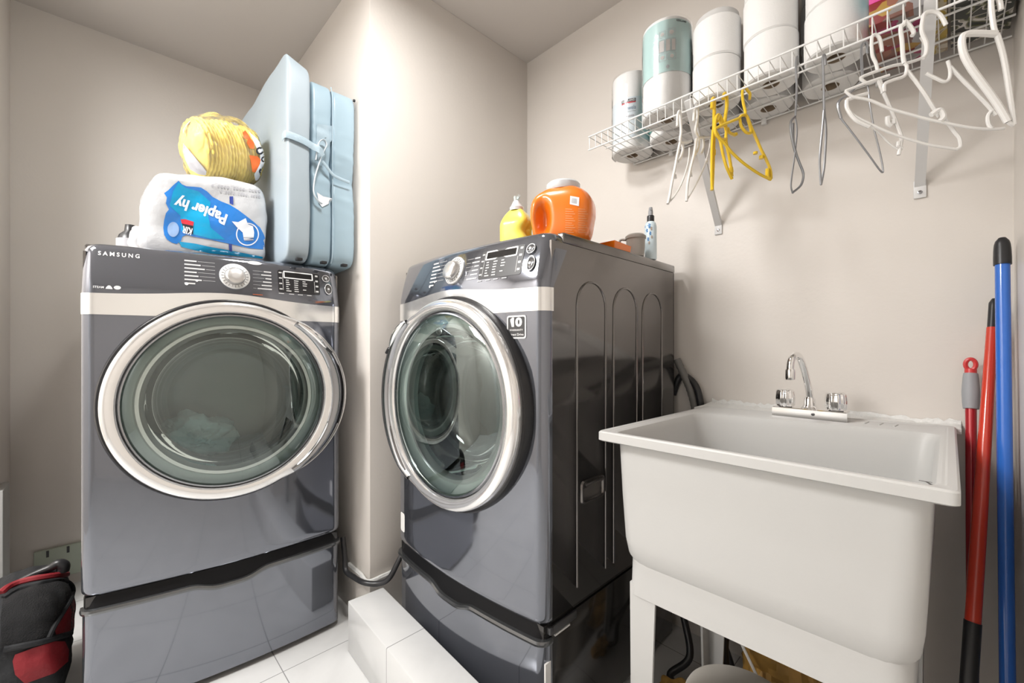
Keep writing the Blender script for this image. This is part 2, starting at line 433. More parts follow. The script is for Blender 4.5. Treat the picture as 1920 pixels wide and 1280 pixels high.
def machine(label, cat, loc, rz, kind):
    t = thing('washing_machine' if kind == 'washer' else 'tumble_dryer', label, cat, loc, rz, world=False)
    # cabinet: an open-fronted case with pressed ribs on the sides
    bm = newbm()
    def quad(a, b, c, d): bm.faces.new([bm.verts.new(p) for p in (a, b, c, d)])
    x0, x1, y0, y1, z0, z1 = .003, W - .003, .03, DEP, .352, 1.303
    box(bm, (x0, y0, z0), (x0 + .006, y1, z1)); box(bm, (x1 - .006, y0, z0), (x1, y1, z1))
    box(bm, (x0, y1 - .006, z0), (x1, y1, z1)); box(bm, (x0, y0, z0), (x1, y1, z0 + .006))
    for sx in (0, 1):
        for ya, yb, zt in ((.135, .272, 1.215), (.315, .452, 1.215), (.49, .625, 1.215)):
            pts = [(ya, .40), (yb, .40)]
            r = (yb - ya) / 2; cy = (ya + yb) / 2
            outer = [(cy + r * math.cos(q), (zt - r) + r * math.sin(q)) for q in frange(0, PI, 14)]
            path = [(yb, .40)] + outer + [(ya, .40)]
            xx = x1 + .0005 if sx else x0 - .0005
            tube(bm, [(xx, y, z) for y, z in path], .0030, 8, flatdir=(1, 0, 0))
    # recessed flank behind the console (lighter ledge line)
    finish('cabinet', fixn(bm), M['side'], t)
    # lid
    bm = mbox((.001, .075, 1.303), (W - .001, DEP + .004, ZT), .005)
    finish('lid', bm, M['side'], t)
    # lower front panel
    rows = [(.3505, .012, .014, .03), (.354, .005, .005, .03), (.361, .001, .0012, .03)] + [(z, 0, 0, .03) for z in frange(.37, 1.126, 74)]
    finish('front_panel', shell(rows, .287), M['paint'], t)
    # silver band
    rows = [((lambda x, q=q: 1.1262 + (band_top(x) - 1.1262) * q), -.001, -.0012, .034) for q in frange(0, 1, 8)]
    bm = newbm(); R = []
    finish('silver_band', shell(rows, .302), M['band'], t)
    # console
    def zc(q): return lambda x: band_top(x) + (1.309 - band_top(x)) * q
    rows = []
    for q in frange(0, 1, 12):
        zz = 1.184 + (1.309 - 1.184) * q; rows.append((zc(q), .001 + .003 * q * q, tilt, .034 + .072 * q))
    for z, ins, ex in ((1.318, .008, .030), (1.325, .014, .037), (1.3295, .022, .048), (1.3315, .032, .064)):
        rows.append((z, ins, ex, .108))
    bm = shell(rows); 
    # close the top
    bm.verts.ensure_lookup_table(); n = len(outline()); last = list(bm.verts)[-n:]
    bm.faces.new(last)
    con = finish('control_console', fixn(bm), M['paint'], t)
    # triangular flanks of the console
    # ---------------- door
    mir = -1 if kind == 'washer' else 1
    def bump(a):                                    # widening of the ring towards the handle
        c = math.cos(a) * mir
        s = math.sin(a)
        ang = abs(math.atan2(s, c))
        return .042 * max(0, math.cos(min(ang / math.radians(62), 1) * PI / 2)) ** .8
    def dring(prof, name, m, parent, seg=96, wide=0, close=True, rr=None):
        bm = newbm(); rings = []
        for (r, h) in prof:
            ring = []
            for k in range(seg):
                a = 2 * PI * k / seg; q = r
                if wide: q = r + bump(a) * max(0, (r - .272) / .031)
                ring.append(bm.verts.new((DC[0] + q * math.cos(a), h, DC[1] + q * math.sin(a))))
            rings.append(ring)
        for i in range(len(rings) if close else len(rings) - 1):
            A = rings[i]; B = rings[(i + 1) % len(rings)]
            for k in range(seg): bm.faces.new((A[k], A[(k + 1) % seg], B[(k + 1) % seg], B[k]))
        return finish(name, fixn(bm), m, parent)
    door = dring([(.268, -.030), (.268, -.052), (.2695, -.0600), (.2725, -.0640), (.280, -.0655), (.290, -.0650), (.2985, -.0625), (.3025, -.0575), (.304, -.046), (.302, -.026)], 'door', M['ring'], t, wide=1)
    dring([(.286, -.012), (.286, -.034), (.310, -.036), (.314, -.030), (.314, -.006)], 'door_gasket', M['black'], door, wide=0)
    dring([(.2695, -.050), (.2640, -.0605), (.2600, -.0610), (.2590, -.050)], 'window_trim', M['chrome_dark'], door)
    bm = newbm()
    lathe(bm, [(.262, -.054), (.25, -.0615), (.225, -.069), (.19, -.0755), (.14, -.0805), (.08, -.0835), (.0001, -.085)], (DC[0], 0, DC[1]), 96, 'Y')
    finish('door_window', fixn(bm), M['glass'], door)
    dring([(.264, -.050), (.258, -.040), (.247, -.026), (.236, -.020), (.234, -.012), (.266, -.010)], 'inner_tray', M['tray'], door)
    dring([(.236, -.024), (.231, -.034), (.222, -.034), (.213, -.022), (.210, -.004), (.236, -.004)], 'bowl_rim', M['silver'], door)
    bm = newbm()
    lathe(bm, [(.211, -.018), (.206, .02), (.197, .06), (.178, .088), (.135, .106), (.08, .113), (.0001, .116)], (DC[0], 0, DC[1]), 72, 'Y')
    finish('glass_bowl', fixn(bm), M['bowl'], door)
    # grip: dark scoop running down the wide side of the ring
    def gpt(a, r, h): return (DC[0] + mir * r * math.cos(a), h, DC[1] + r * math.sin(a))
    bm = newbm(); R = []
    for i, adeg in enumerate(frange(54, -56, 44)):
        a = math.radians(adeg); bw = bump(a if mir > 0 else PI - a)
        ro = .303 + bw; ring = []
        q0, q1 = .289, .300 + bw * .93
        for j in range(9):
            s = j / 8; r = q0 + (q1 - q0) * s
            hh = -.067 - .010 * math.sin(PI * s) * min(1, bw / .02)
            ring.append(bm.verts.new(gpt(a, r, hh + (.010 if j in (0, 8) else 0))))
        R.append(ring)
    for i in range(len(R) - 1):
        for j in range(8): bm.faces.new((R[i][j], R[i][j + 1], R[i + 1][j + 1], R[i + 1][j]))
    hd = finish('handle', fixn(bm), M['chrome_dark'], door)
    bm = newbm(); pa = [math.radians(q) for q in frange(53, 28, 12)]
    tube(bm, [gpt(a, .2985 + .5 * bump(a if mir > 0 else PI - a), -.071 - .004 * math.sin(PI * i / 12)) for i, a in enumerate(pa)], [.003 + .0085 * math.sin(PI * min(1, (i + .7) / 12) ** 1) for i in range(13)], 10)
    finish('handle_scoop', fixn(bm), M['chrome'], hd)
    bm = newbm(); a = math.radians(28)
    tube(bm, [gpt(math.radians(30.5), .305 + .3 * bump(a if mir > 0 else PI - a), -.0765), gpt(math.radians(26.5), .312 + .3 * bump(a if mir > 0 else PI - a), -.0765)], .0045, 8)
    finish('handle_catch', fixn(bm), M['blackp'], hd)
    # drum
    bm = newbm()
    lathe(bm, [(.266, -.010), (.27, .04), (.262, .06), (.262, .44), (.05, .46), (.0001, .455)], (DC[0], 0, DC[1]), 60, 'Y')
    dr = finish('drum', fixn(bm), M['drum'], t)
    # ---------------- knob
    kx, kz = (.352, 1.262)
    yk = front_y(kx, kz); nrm = .27
    def cone(x, z, lift=0): return (x, front_y(x, z) - .0008 - lift, z)
    bm = newbm()
    lathe(bm, [(.0415, .002), (.0415, -.004), (.039, -.006), (.0285, -.0065), (.0285, .002)], (0, 0, 0), 56, 'Y')
    for v in bm.verts: v.co = Vector((kx + v.co.x, yk + v.co.y + (v.co.z * nrm), kz + v.co.z))
    kp = finish('dial_ring', fixn(bm), M['silver_l'], t)
    bm = newbm()
    lathe(bm, [(.0275, .002), (.0275, -.020), (.025, -.0255), (.021, -.028), (.008, -.0285), (.0001, -.0285)], (0, 0, 0), 56, 'Y')
    for v in bm.verts: v.co = Vector((kx + v.co.x, yk + v.co.y + (v.co.z * nrm), kz + v.co.z))
    kb = finish('dial_knob', fixn(bm), M['silver'], t)
    bm = newbm()
    for q in range(24):
        a = 2 * PI * q / 24
        p0 = (kx + .030 * math.cos(a), kz + .030 * math.sin(a)); p1 = (kx + .037 * math.cos(a), kz + .037 * math.sin(a))
        tube(bm, [(p0[0], yk + (p0[1] - kz) * nrm - .0066, p0[1]), (p1[0], yk + (p1[1] - kz) * nrm - .0066, p1[1])], .0006, 5)
    tube(bm, [(kx, yk - .026 - .012 * nrm, kz - .016), (kx, yk - .024 - .02 * nrm, kz - .026)], .0015, 6)
    finish('dial_ticks', bm, M['dark'], kp)
    # ---------------- printed marks
    def onface(bm2, m, name, par=con, lift=0): return finish(name, mapbm(bm2, lambda x, z: cone(x, z, lift)), m, par, smooth=False)
    def shift(bm2, ox, oy): return rot2(bm2, 0, ox, oy)
    rnd = random.Random(3)
    polys = []; words = []
    for i in range(7):
        z = 1.297 - i * .0118; wl = (.030, .040, .050, .030, .034, .042, .026)[i]
        polys.append(rect(kx - .128, z, kx - .128 + wl, z + .0042))
        if i < 6: polys.append(rect(kx - .128 + wl + .003, z + .0018, kx - .052, z + .0026))
        wr = (.012, .022, .030, .018, .026, .030, .042)[i]
        if i > 0:
            polys.append(rect(kx + .104 - wr, z, kx + .104, z + .0038)); polys.append(rect(kx + .05, z + .0016, kx + .101 - wr, z + .0023))
    lp = [p for p in polys if p[0][0] < kx]; rp = [p for p in polys if p[0][0] >= kx]
    onface(flat2d(lp), M['mark'], 'cycle_labels'); onface(flat2d(rp), M['mark'], 'cycle_labels')
    onface(flat2d([circ(kx - .123, 1.2265, .0045, 14)] + [circ(kx - .098, 1.2385, .0035, 12)]), M['markw'], 'cycle_symbols')
    dx0, dx1, dz0, dz1 = (.476, .612, 1.222, 1.300) if kind == 'dryer' else (.462, .612, 1.222, 1.302)
    onface(flat2d([rrect(dx0, dz0, dx1, dz1, .006)], dense=.02), M['disp'] if kind == 'dryer' else M['dark'], 'display_panel')
    o = rrect(dx0 + .017, dz1 - .028, dx1 - .022, dz1 - .002, .003); i_ = rrect(dx0 + .021, dz1 - .024, dx1 - .026, dz1 - .006, .001)
    onface(ring2d(o, i_), M['markw'], 'display_frame', lift=.0006)
    onface(flat2d([rect(dx0 + .021, dz1 - .024, dx1 - .026, dz1 - .006)], dense=.02), M['blackgloss'], 'display_glass', lift=.0004)
    polys = []
    for cx in (.024, .050, .078):
        for j in range(6):
            l = rnd.uniform(.007, .016)
            if rnd.random() < .9: polys.append(rect(dx0 + cx, dz1 - .036 - j * .0075, dx0 + cx + l, dz1 - .033 - j * .0075))
    for j in range(4):
        polys.append(rect(dx0 + .003, dz1 - .012 - j * .019, dx0 + .012, dz1 - .008 - j * .019))
        polys.append(rect(dx1 - .014, dz1 - .012 - j * .019, dx1 - .005, dz1 - .006 - j * .019))
    for cx in (.0, .032, .06, .09): polys.append(rect(dx0 + cx, dz0 - .006, dx0 + cx + .016, dz0 - .0035))
    polys.append(rect(dx0 + .014, dz0 + .008, dx0 + .0152, dz1 - .008)); polys.append(rect(dx1 - .0185, dz0 + .008, dx1 - .0172, dz1 - .03))
    onface(flat2d(polys), M['mark'], 'display_labels', lift=.0007)
    for bn, (bx, bz, rx, rz_) in enumerate(((dx1 + .0235, 1.286, .0125, .0125), (dx1 + .030, 1.247, .0125, .019))):
        if kind == 'washer': bx -= .002
        bm = newbm(); lathe(bm, [(1, .001), (1, -.0025), (.86, -.004), (.78, -.0025), (.7, -.0025), (.6, -.005), (.0001, -.006)], (0, 0, 0), 32, 'Y')
        for v in bm.verts: v.co = Vector((bx + v.co.x * rx, front_y(bx, bz) + v.co.y + v.co.z * rz_ * .26, bz + v.co.z * rz_))
        b = finish('button', fixn(bm), M['chrome_dark'], con)
        onface(ring2d(circ(bx, bz, rx * 1.06, 28, rz_ * 1.06), circ(bx, bz, rx * .88, 28, rz_ * .88)), M['mark'], 'button_ring', b, .004)
        onface(flat2d([circ(bx, bz, .004, 12)]), M['mark'], 'button_symbol', b, .0066)
    if kind == 'dryer':
        onface(shift(text2d('S A M S U N G', .088, .0125, bold=.03), .034, 1.2925), M['mark'], 'logo')
        onface(shift(text2d('STEAM', .022, .0062, bold=.02), .026, 1.1985), M['mark'], 'steam_text')
        onface(flat2d([[(.051, 1.1975), (.066, 1.1975), (.064, 1.203), (.0605, 1.2075), (.0565, 1.2075), (.053, 1.203)]]), M['mark'], 'steam_symbol')
        onface(flat2d([circ(.0755, 1.2025, .0075, 18, .0055)]), M['mark'], 'round_symbol')
        onface(flat2d([circ(.408, 1.314, .021, 24, .006)], dense=.01), M['markw'], 'oval_sticker')
        onface(flat2d([rect(.40, 1.2065, .428, 1.208)]), M['txto'], 'amber_line')
    else:
        bx0, bx1, bz0, bz1 = .574, .634, 1.058, 1.117
        def badge(u, v, l=0): return (u, front_y(u, v) - .0015 - l, v)
        fp = [c for c in t.children if c.name.startswith('front_panel')][0]
        b1 = finish('warranty_badge', mapbm(flat2d([rrect(bx0, bz0, bx1, bz1, .006)], dense=.02), badge), M['markw'], fp, smooth=False)
        finish('badge_field', mapbm(flat2d([rrect(bx0 + .004, bz0 + .004, bx1 - .004, bz1 - .004, .004)], dense=.02), lambda u, v: badge(u, v, .0004)), M['dark'], b1, smooth=False)
        for tx, x0_, z_, w_, h_, bo in (('0', bx0 + .0275, bz0 + .030, .021, .024, .05), ('WARRANTY', bx0 + .009, bz0 + .0195, .042, .0048, .02), ('Direct Drive', bx0 + .007, bz0 + .0075, .046, .0062, .02)):
            finish('badge_text', mapbm(shift(text2d(tx, w_, h_, bold=bo), x0_, z_), lambda u, v: badge(u, v, .0008)), M['markw'], b1, smooth=False)
        finish('badge_text', mapbm(flat2d([[(bx0 + .016, bz0 + .030), (bx0 + .0235, bz0 + .030), (bx0 + .0235, bz0 + .054), (bx0 + .018, bz0 + .054), (bx0 + .0115, bz0 + .0495), (bx0 + .0115, bz0 + .045), (bx0 + .016, bz0 + .047)]]), lambda u, v: badge(u, v, .0008)), M['markw'], b1, smooth=False)
        # recessed grip in the right flank
        xs = x1
        bm = newbm()
        o = rrect(.150, .612, .262, .676, .012); n_ = len(o)
        i_ = [(.206 + (u - .206) * .80, .644 + (v - .644) * .72) for u, v in o]
        rows_ = [[bm.verts.new((xs + .001, u, v)) for u, v in o], [bm.verts.new((xs + .006, .206 + (u - .206) * .96, .644 + (v - .644) * .94)) for u, v in o],
                 [bm.verts.new((xs + .0055, .206 + (u - .206) * .86, .644 + (v - .644) * .80)) for u, v in o], [bm.verts.new((xs + .0008, u, v - .004)) for u, v in i_]]
        for A, B in zip(rows_, rows_[1:]):
            for q in range(n_): bm.faces.new((A[q], A[(q + 1) % n_], B[(q + 1) % n_], B[q]))
        bm.faces.new(rows_[-1])
        tube(bm, [(xs + .005, .163, .664), (xs + .009, .185, .667), (xs + .009, .23, .667), (xs + .005, .25, .664)], .005, 8)
        finish('side_grip', fixn(bm), M['side'], t)
        bm = newbm(); tube(bm, [(.008, .004, .366), (.010, -.002, .38), (.014, -.006, .395)], .004)
    # ---------------- pedestal with drawer
    pd = finish('pedestal', box(mbox((.004, .032, .012), (W - .004, DEP - .01, .344), .002), (.01, .008, .305), (W - .01, .04, .349)), M['ped_side'], t)
    rows = [(z, .002 if z < .3 else .004, .004, .032) for z in [.022] + frange(.03, .300, 30)] 
    def dip(x): return .020 * math.exp(-((x - .343) / .075) ** 4)
    rows = [((lambda x, q=q: .02 + (.306 - dip(x) - .02) * q), .002, .004, .032) for q in frange(0, 1, 20)]
    bm = shell(rows)
    dw = finish('drawer', fixn(bm), M['paint'], t)
    rows = [((lambda x: .303 - dip(x)), .0015, .002, .03), ((lambda x: .305 - dip(x)), -.002, -.006, .03), ((lambda x: .312 - dip(x)), -.003, -.009, .03), ((lambda x: .318 - dip(x)), -.002, -.006, .03), ((lambda x: .3185 - dip(x)), .004, .004, .03)]
    finish('drawer_handle', shell(rows), M['strip'], dw)
    rows = [((lambda x: .318 - dip(x)), .006, .003, .03), ((lambda x: .33 - dip(x) * .4), .006, .008, .03), ((lambda x: .349), .008, .012, .03)]
    finish('handle_recess', shell(rows), M['matteblack'], dw)
    for fx in (.06, W - .06):
        for fy in (.1, DEP - .1): finish('foot', lathe(newbm(), [(.018, 0), (.02, .004), (.02, .014)], (fx, fy, 0), 16), M['blackp'], pd)
    if kind == 'washer':
        finish('edge_strip', mbox((W - .006, .006, .03), (W - .0015, .026, .262)), M['white_trim'], pd)
        bm = mbox((W - .006, .035, .322), (W + .001, .13, .344), .003); box(bm, (W - .012, .02, .326), (W + .002, .035, .343), .003)
        finish('drawer_bracket', bm, M['dark'], pd)
        finish('white_edge', mbox((W - .004, .04, .3165), (W + .001, .10, .3205)), M['white_trim'], pd)
        finish('paper_tag', mapbm(flat2d([rrect(.028, .395, .062, .46, .008)], dense=.02), lambda u, v: (u, front_y(u, v) - .0015, v)), M['white_trim'], [c for c in t.children if c.name.startswith('front_panel')][0], smooth=False)
    return t
dryer = machine('charcoal front-load dryer on the left, carrying the light blue folded mattress', 'dryer', (-1.6387, -.043, 0), math.radians(90 - 4.6), 'dryer')
washer = machine('charcoal front-load washer beside the white sink, with a 10 year badge', 'washer', (-1.3728, .761, 0), math.radians(.95), 'washer')
# clothes left in the drum of the left machine
bm = newbm(); bmesh.ops.create_icosphere(bm, subdivisions=5, radius=1)
for v in bm.verts:
    d = 1 + .45 * noise.noise(v.co * 1.6) + .18 * noise.noise(v.co * 4) + .06 * noise.noise(v.co * 11)
    v.co = Vector((v.co.x * .125 * d, v.co.y * .10 * d, v.co.z * .075 * d))
cl = finish('laundry', bm, M['cloth']); cl.location = (-1.86, .235, .725)
tag(cl, 'crumpled pale blue cloth lying inside the drum behind the left round door', 'laundry')

# ------------------------------------------------------------------ utility sink
sx0, sx1, sy0, sy1 = -.568, .006, .8197, 1.455
t = thing('laundry_sink', 'white plastic freestanding laundry tub against the back wall beside the dark washer', 'sink', (-.28, 1.13, 0))
def lerp2(c, u, v):                                 # bilinear in a 4-corner footprint
    a, b, d, e = c; return Vector(a) * (1 - u) * (1 - v) + Vector(b) * u * (1 - v) + Vector(d) * u * v + Vector(e) * (1 - u) * v
RIM = [(-.568, .8197), (.008, .822), (.006, 1.49), (-.556, 1.405)]
def loop(off, z, r=.02, corners=RIM, n=5, fb=0):
    c = [Vector((p[0], p[1])) for p in corners]; ctr = sum(c, Vector((0, 0))) / 4
    cc = []
    for p in c:
        q = Vector((p.x + (off if p.x < ctr.x else -off), p.y + (off if p.y < ctr.y else -off - fb)))
        cc.append(q)
    out = []
    for i in range(4):
        p0, p1, p2 = cc[i - 1], cc[i], cc[(i + 1) % 4]; d0 = (p0 - p1).normalized(); d2 = (p2 - p1).normalized()
        A = p1 + d0 * r; B = p1 + d2 * r
        for k in range(n + 1):
            s = k / n; q = (1 - s) ** 2 * A + 2 * s * (1 - s) * p1 + s * s * B; out.append((q.x, q.y, z))
    return out
def loft(bm, loops, capa=True, capb=True):
    R = [[bm.verts.new(p) for p in l] for l in loops]; n = len(R[0])
    for A, B in zip(R, R[1:]):
        for k in range(n): bm.faces.new((A[k], A[(k + 1) % n], B[(k + 1) % n], B[k]))
    if capa: bm.faces.new(R[0])
    if capb: bm.faces.new(R[-1])
    return fixn(bm)
bm = newbm()
ZR = .845
loft(bm, [loop(.028, .822, .02), loop(.004, .8225, .012), loop(0, .825, .012), loop(0, .842, .012), loop(.003, ZR, .012), loop(.013, ZR, .02), loop(.016, ZR - .002, .02),
          loop(.019, ZR - .002, .03, fb=.09), loop(.0245, ZR - .006, .035, fb=.093), loop(.0315, ZR - .022, .04, fb=.093), loop(.037, .74, .05, fb=.09), loop(.050, .60, .06, fb=.085), loop(.085, .568, .07, fb=.085)], capa=False)
box(bm, (-.30, 1.08, .5675), (-.26, 1.12, .5685))
basin = finish('rim', bm, M['tub'], t, sharp=30)
bm = newbm()
loft(bm, [loop(.0285, .823, .035), loop(.032, .70, .04), loop(.036, .60, .045), loop(.040, .565, .05), loop(.050, .546, .05), loop(.07, .541, .05)], capa=False)
finish('basin', bm, M['tub'], t, sharp=30)
bm = newbm()
loft(bm, [loop(.0475, .560, .045), loop(.049, .475, .03), loop(.053, .475, .03), loop(.053, .56, .04)], False, False)
finish('skirt', bm, M['tub'], t)
for cx, cy, sx, sy in ((.052, .872, -1, 1), (-.514, .872, 1, 1), (-.510, 1.30, 1, -1), (-.045, 1.38, -1, -1)):
    if cx > 0: cx = -.045
    bm = newbm(); R = []
    for z, wd in ((.50, .062), (.0, .040)):
        ox = sx * (0 if z > .1 else .004); pr = [(0, 0), (wd, 0), (wd, .006), (.006, .006), (.006, wd), (0, wd)]
        R.append([bm.verts.new((cx + ox + sx * p[0], cy + sy * p[1], z)) for p in pr])
    for k in range(6): bm.faces.new((R[0][k], R[0][(k + 1) % 6], R[1][(k + 1) % 6], R[1][k]))
    bm.faces.new(R[0]); bm.faces.new(R[1]); finish('leg', fixn(bm), M['tub'], t)
bm = flat2d([[(-.034, .852), (-.020, .852), (-.020, .849), (-.024, .848), (-.019, .839), (-.022, .838), (-.027, .848), (-.034, .849)]])
finish('chipped_mark', mapbm(bm, lambda u, v: (u, v, ZR - .0002 if v < .838 else ZR + .0004)), M['blackp'], t)
bm = newbm()
for k in range(3):
    x = -.155 + k * .028; tube(bm, [(x, 1.385, ZR - .002), (x + .004, 1.425, ZR - .002)], .0022, 6)
finish('soap_ridge', bm, M['tub'], t)
# caulk behind the sink
bm = newbm(); rr = random.Random(5); R = []
for i in range(60):
    x = -.585 + .60 * i / 59; ye = 1.395 + .085 * (x + .556) / .56
    R.append([bm.verts.new(p) for p in ((x, ye, .828), (x, ye, .839 + rr.uniform(-.001, .002)), (x, (ye + YW) / 2, .838 + rr.uniform(-.002, .004)), (x, YW - .004, .842 + rr.uniform(-.002, .005)), (x, YW - .001, .852 + rr.uniform(-.004, .006)))])
for A, B in zip(R, R[1:]):
    for k in range(4): bm.faces.new((A[k], A[k + 1], B[k + 1], B[k]))
struct('trim_4', fixn(bm), M['caulk'])
# ------------------------------------------------------------------ faucet
fz = ZR - .001; FC = Vector((-.272, 1.398)); fr = math.radians(1)
t = thing('faucet', 'chrome two-handle faucet with a curved spout on the back ledge of the sink', 'faucet', (FC.x, FC.y, fz))
def fw(x, y, z): return (FC.x + x, FC.y + y, fz + z)
bm = newbm(); A = [(-.085, -.026), (.085, -.026), (.085, .026), (-.085, .026)]
loft(bm, [[fw(x, y, 0) for x, y in A], [fw(x * .995, y * .95, .022) for x, y in A], [fw(x * .97, y * .85, .0245) for x, y in A]])
fb_ = finish('base', bm, M['chrome'], t)
bm = newbm(); lathe(bm, [(.0001, -.0001), (.004, 0), (.004, -.0015), (.0001, -.002)], fw(.012, -.0262, .012), 14, 'Y'); finish('screw', bm, M['chrome_dark'], fb_)
bm = newbm(); tube(bm, catmull([fw(0, 0, .02), fw(0, 0, .052), fw(-.002, -.008, .085), fw(-.006, -.030, .128), fw(-.010, -.058, .162), fw(-.014, -.082, .172), fw(-.018, -.104, .163), fw(-.020, -.112, .145), fw(-.020, -.112, .125)], 7), .0085, 14)
sp = finish('spout', bm, M['chrome'], t)
bm = newbm(); lathe(bm, [(.0001, .108), (.0105, .108), (.0115, .112), (.0115, .132), (.0095, .136), (.0001, .137)], fw(-.020, -.112, 0), 24); finish('aerator', bm, M['chrome'], sp)
bm = newbm(); lathe(bm, [(.024, .022), (.019, .028), (.0145, .034), (.0135, .050), (.0105, .055), (.0001, .055)], fw(0, 0, 0), 28); finish('collar', bm, M['chrome'], sp)
for sx in (-1, 1):
    bm = newbm(); lathe(bm, [(.0001, .026), (.0195, .026), (.0225, .030), (.0235, .050), (.0215, .068), (.016, .0735), (.0001, .074)], fw(sx * .058, 0, 0), 60, rmod=lambda a, h: 1 + .055 * math.cos(10 * a))
    kn = finish('handle', fixn(bm), M['chrome'], t, sharp=50)
    bm = newbm(); lathe(bm, [(.016, .024), (.0165, .0285), (.0001, .029)], fw(sx * .058, 0, 0), 24); finish('handle_base', bm, M['blackp'], kn)
# ------------------------------------------------------------------ wire shelf
SZ, SY, SXL, SXR = 1.766, 1.225, -.883, XR - .004
t = thing('wire_shelf', 'white coated wire shelf on diagonal brackets high on the back wall', 'shelf', (-.39, YW, SZ))
bm = newbm()
for k in range(40):
    x = SXL + .004 + k * .0252
    if x > SXR: break
    tube(bm, [(x, YW - .006, SZ), (x, SY, SZ), (x, SY - .002, SZ - .006), (x, SY, SZ - .044)], .0013, 5)
finish('wire_deck', bm, M['wire'], t)
for y, z, n in ((YW - .012, SZ - .003, 'back_rail'), (SY - .002, SZ + .002, 'front_rail'), (SY - .002, SZ - .044, 'front_rail'), (SY + .105, SZ - .003, 'middle_rail'), (SY + .21, SZ - .003, 'middle_rail')):
    bm = newbm(); tube(bm, [(SXL, y, z), (SXR, y, z)], .0026, 8); finish(n, bm, M['wire'], t)
for bx in (-.535, -.031):
    bm = newbm()
    foot = Vector((bx - .028, YW - .004, 1.462)); top = Vector((bx, SY + .004, SZ - .01))
    d = (top - foot).normalized(); s = Vector((1, 0, 0)); n = d.cross(s).normalized(); hw, th = .0105, .006
    loft(bm, [[P + s * a * hw + n * b * th for a, b in ((-1, -1), (1, -1), (1, 1), (-1, 1))] for P in (foot - d * .004, top)])
    br = finish('bracket', bm, M['bracket'], t)
    bm = mbox((bx - .028 - .0125, YW - .0055, 1.425), (bx - .028 + .0125, YW - .0005, 1.472), .002)
    ft = finish('bracket_foot', bm, M['bracket'], br)
    bm = newbm(); lathe(bm, [(.0001, -.003), (.0045, -.002), (.005, 0)], (bx - .028, YW - .0055, 1.440), 14, 'Y'); finish('screw', bm, M['chrome_dark'], br)
for bx in (-.73, -.42, -.14):
    finish('wall_clip', mbox((bx - .007, YW - .016, SZ - .016), (bx + .007, YW - .0005, SZ + .004), .002), M['wire'], t)
DK = SZ + .0016
# ------------------------------------------------------------------ rolls on the shelf
def roll(name, label, r, h, group=None, cat='paper roll'):
    t = thing(name, label, cat, (0, 0, 0), 0, group, world=False)
    bm = newbm(); lathe(bm, [(.021, 0), (r - .004, 0), (r, .004), (r, h - .004), (r - .004, h), (.021, h)], (0, 0, 0), 56)
    finish('paper', fixn(bm), M['paper'], t)
    bm = newbm(); lathe(bm, [(.0212, .0005), (.0212, h - .0005), (.0195, h - .0005), (.0195, .0005)], (0, 0, 0), 32, close=True)
    finish('core_tube', fixn(bm), M['core'], t)
    return t
RH, RR = .117, .0655
cols = [(-.497, 1.338, 'front', 'beside the green-labelled towel roll'), (-.352, 1.342, 'front', 'second from the towel rolls'), (-.205, 1.338, 'front', 'next to the patterned boxes'),
        (-.545, 1.472, 'rear', 'behind the stack beside the towel roll'), (-.392, 1.474, 'rear', 'behind the middle stack'), (-.240, 1.474, 'rear', 'behind the stack next to the patterned boxes')]
first = None
for ci, (x, y, row, where) in enumerate(cols):
    for lv in range(2 if ci == 0 else 3):
        lev = ('bottom', 'second', 'third')[lv]
        lab = 'white toilet roll, %s of the %s-row stack %s' % (lev, row, where)
        lab = ' '.join(lab.split()[:16])
        if first is None: first = o = roll('toilet_roll', lab, RR, RH, 'toilet rolls stacked on the wire shelf', 'toilet roll')
        else: o = copytree(first); o['label'] = lab
        o.location = (x + .002 * math.sin(ci * 3 + lv * 2), y, DK + lv * (RH + .0005)); o.rotation_euler = (0, 0, ci + lv)
TR, TH_ = .0735, .283
def towel(label, x, y, full):
    t = roll('paper_towel_roll', label, TR, TH_, 'wrapped paper towel rolls at the left end of the shelf', 'paper towel roll'); t.location = (x, y, DK); 
    return t
tA = towel('clear-wrapped paper towel roll with red and black label at the left end of the shelf', -.851, 1.462, 0)
tB = towel('wrapped paper towel roll standing behind the green-labelled one on the shelf', -.697, 1.464, 0)
tC = towel('tall wrapped paper towel roll with a pale green label, front row of the shelf', -.640, 1.312, 1)
def partcyl(name, par, r, z0, z1, m, a0=0, a1=360, n=64, wob=0):
    bm = newbm(); R = []
    full = a1 - a0 >= 360; zs = frange(z0, z1, 10)
    for z in zs:
        R.append([bm.verts.new(((r + wob * noise.noise(Vector((k * .5, z * 40, r * 100)))) * math.cos(math.radians(a0 + (a1 - a0) * k / n)), (r + wob * noise.noise(Vector((k * .5, z * 40, r * 100)))) * math.sin(math.radians(a0 + (a1 - a0) * k / n)), z)) for k in range(n if full else n + 1)])
    for A, B in zip(R, R[1:]):
        for k in range(n): bm.faces.new((A[k], A[(k + 1) % len(A)], B[(k + 1) % len(B)], B[k]))
    return finish(name, fixn(bm), m, par)
partcyl('label_wrap', tC, TR + .0014, .112, TH_ - .012, M['teal'])
partcyl('plastic_film', tC, TR + .0032, .0, TH_ + .002, M['wrap'], wob=.0015)
partcyl('label_wrap', tB, TR + .0014, .03, TH_ - .05, M['tealdark'])
partcyl('plastic_film', tA, TR + .0032, .0, TH_ + .002, M['wrap'], wob=.002)
partcyl('label_wrap', tA, TR + .0014, .03, .185, mat('pale_label', (.70, .76, .80), .3, coat=.4), -150, 10)
def cyl_label(par, bm2, r, ang0, z0, m, name):
    """wrap a flat print around a roll; ang0 = bearing of its centre (deg), +u runs to the viewer's right"""
    mapbm(bm2, lambda u, v: (r * math.cos(math.radians(ang0) + u / r), r * math.sin(math.radians(ang0) + u / r), z0 + v)); return finish(name, bm2, m, par, smooth=False)
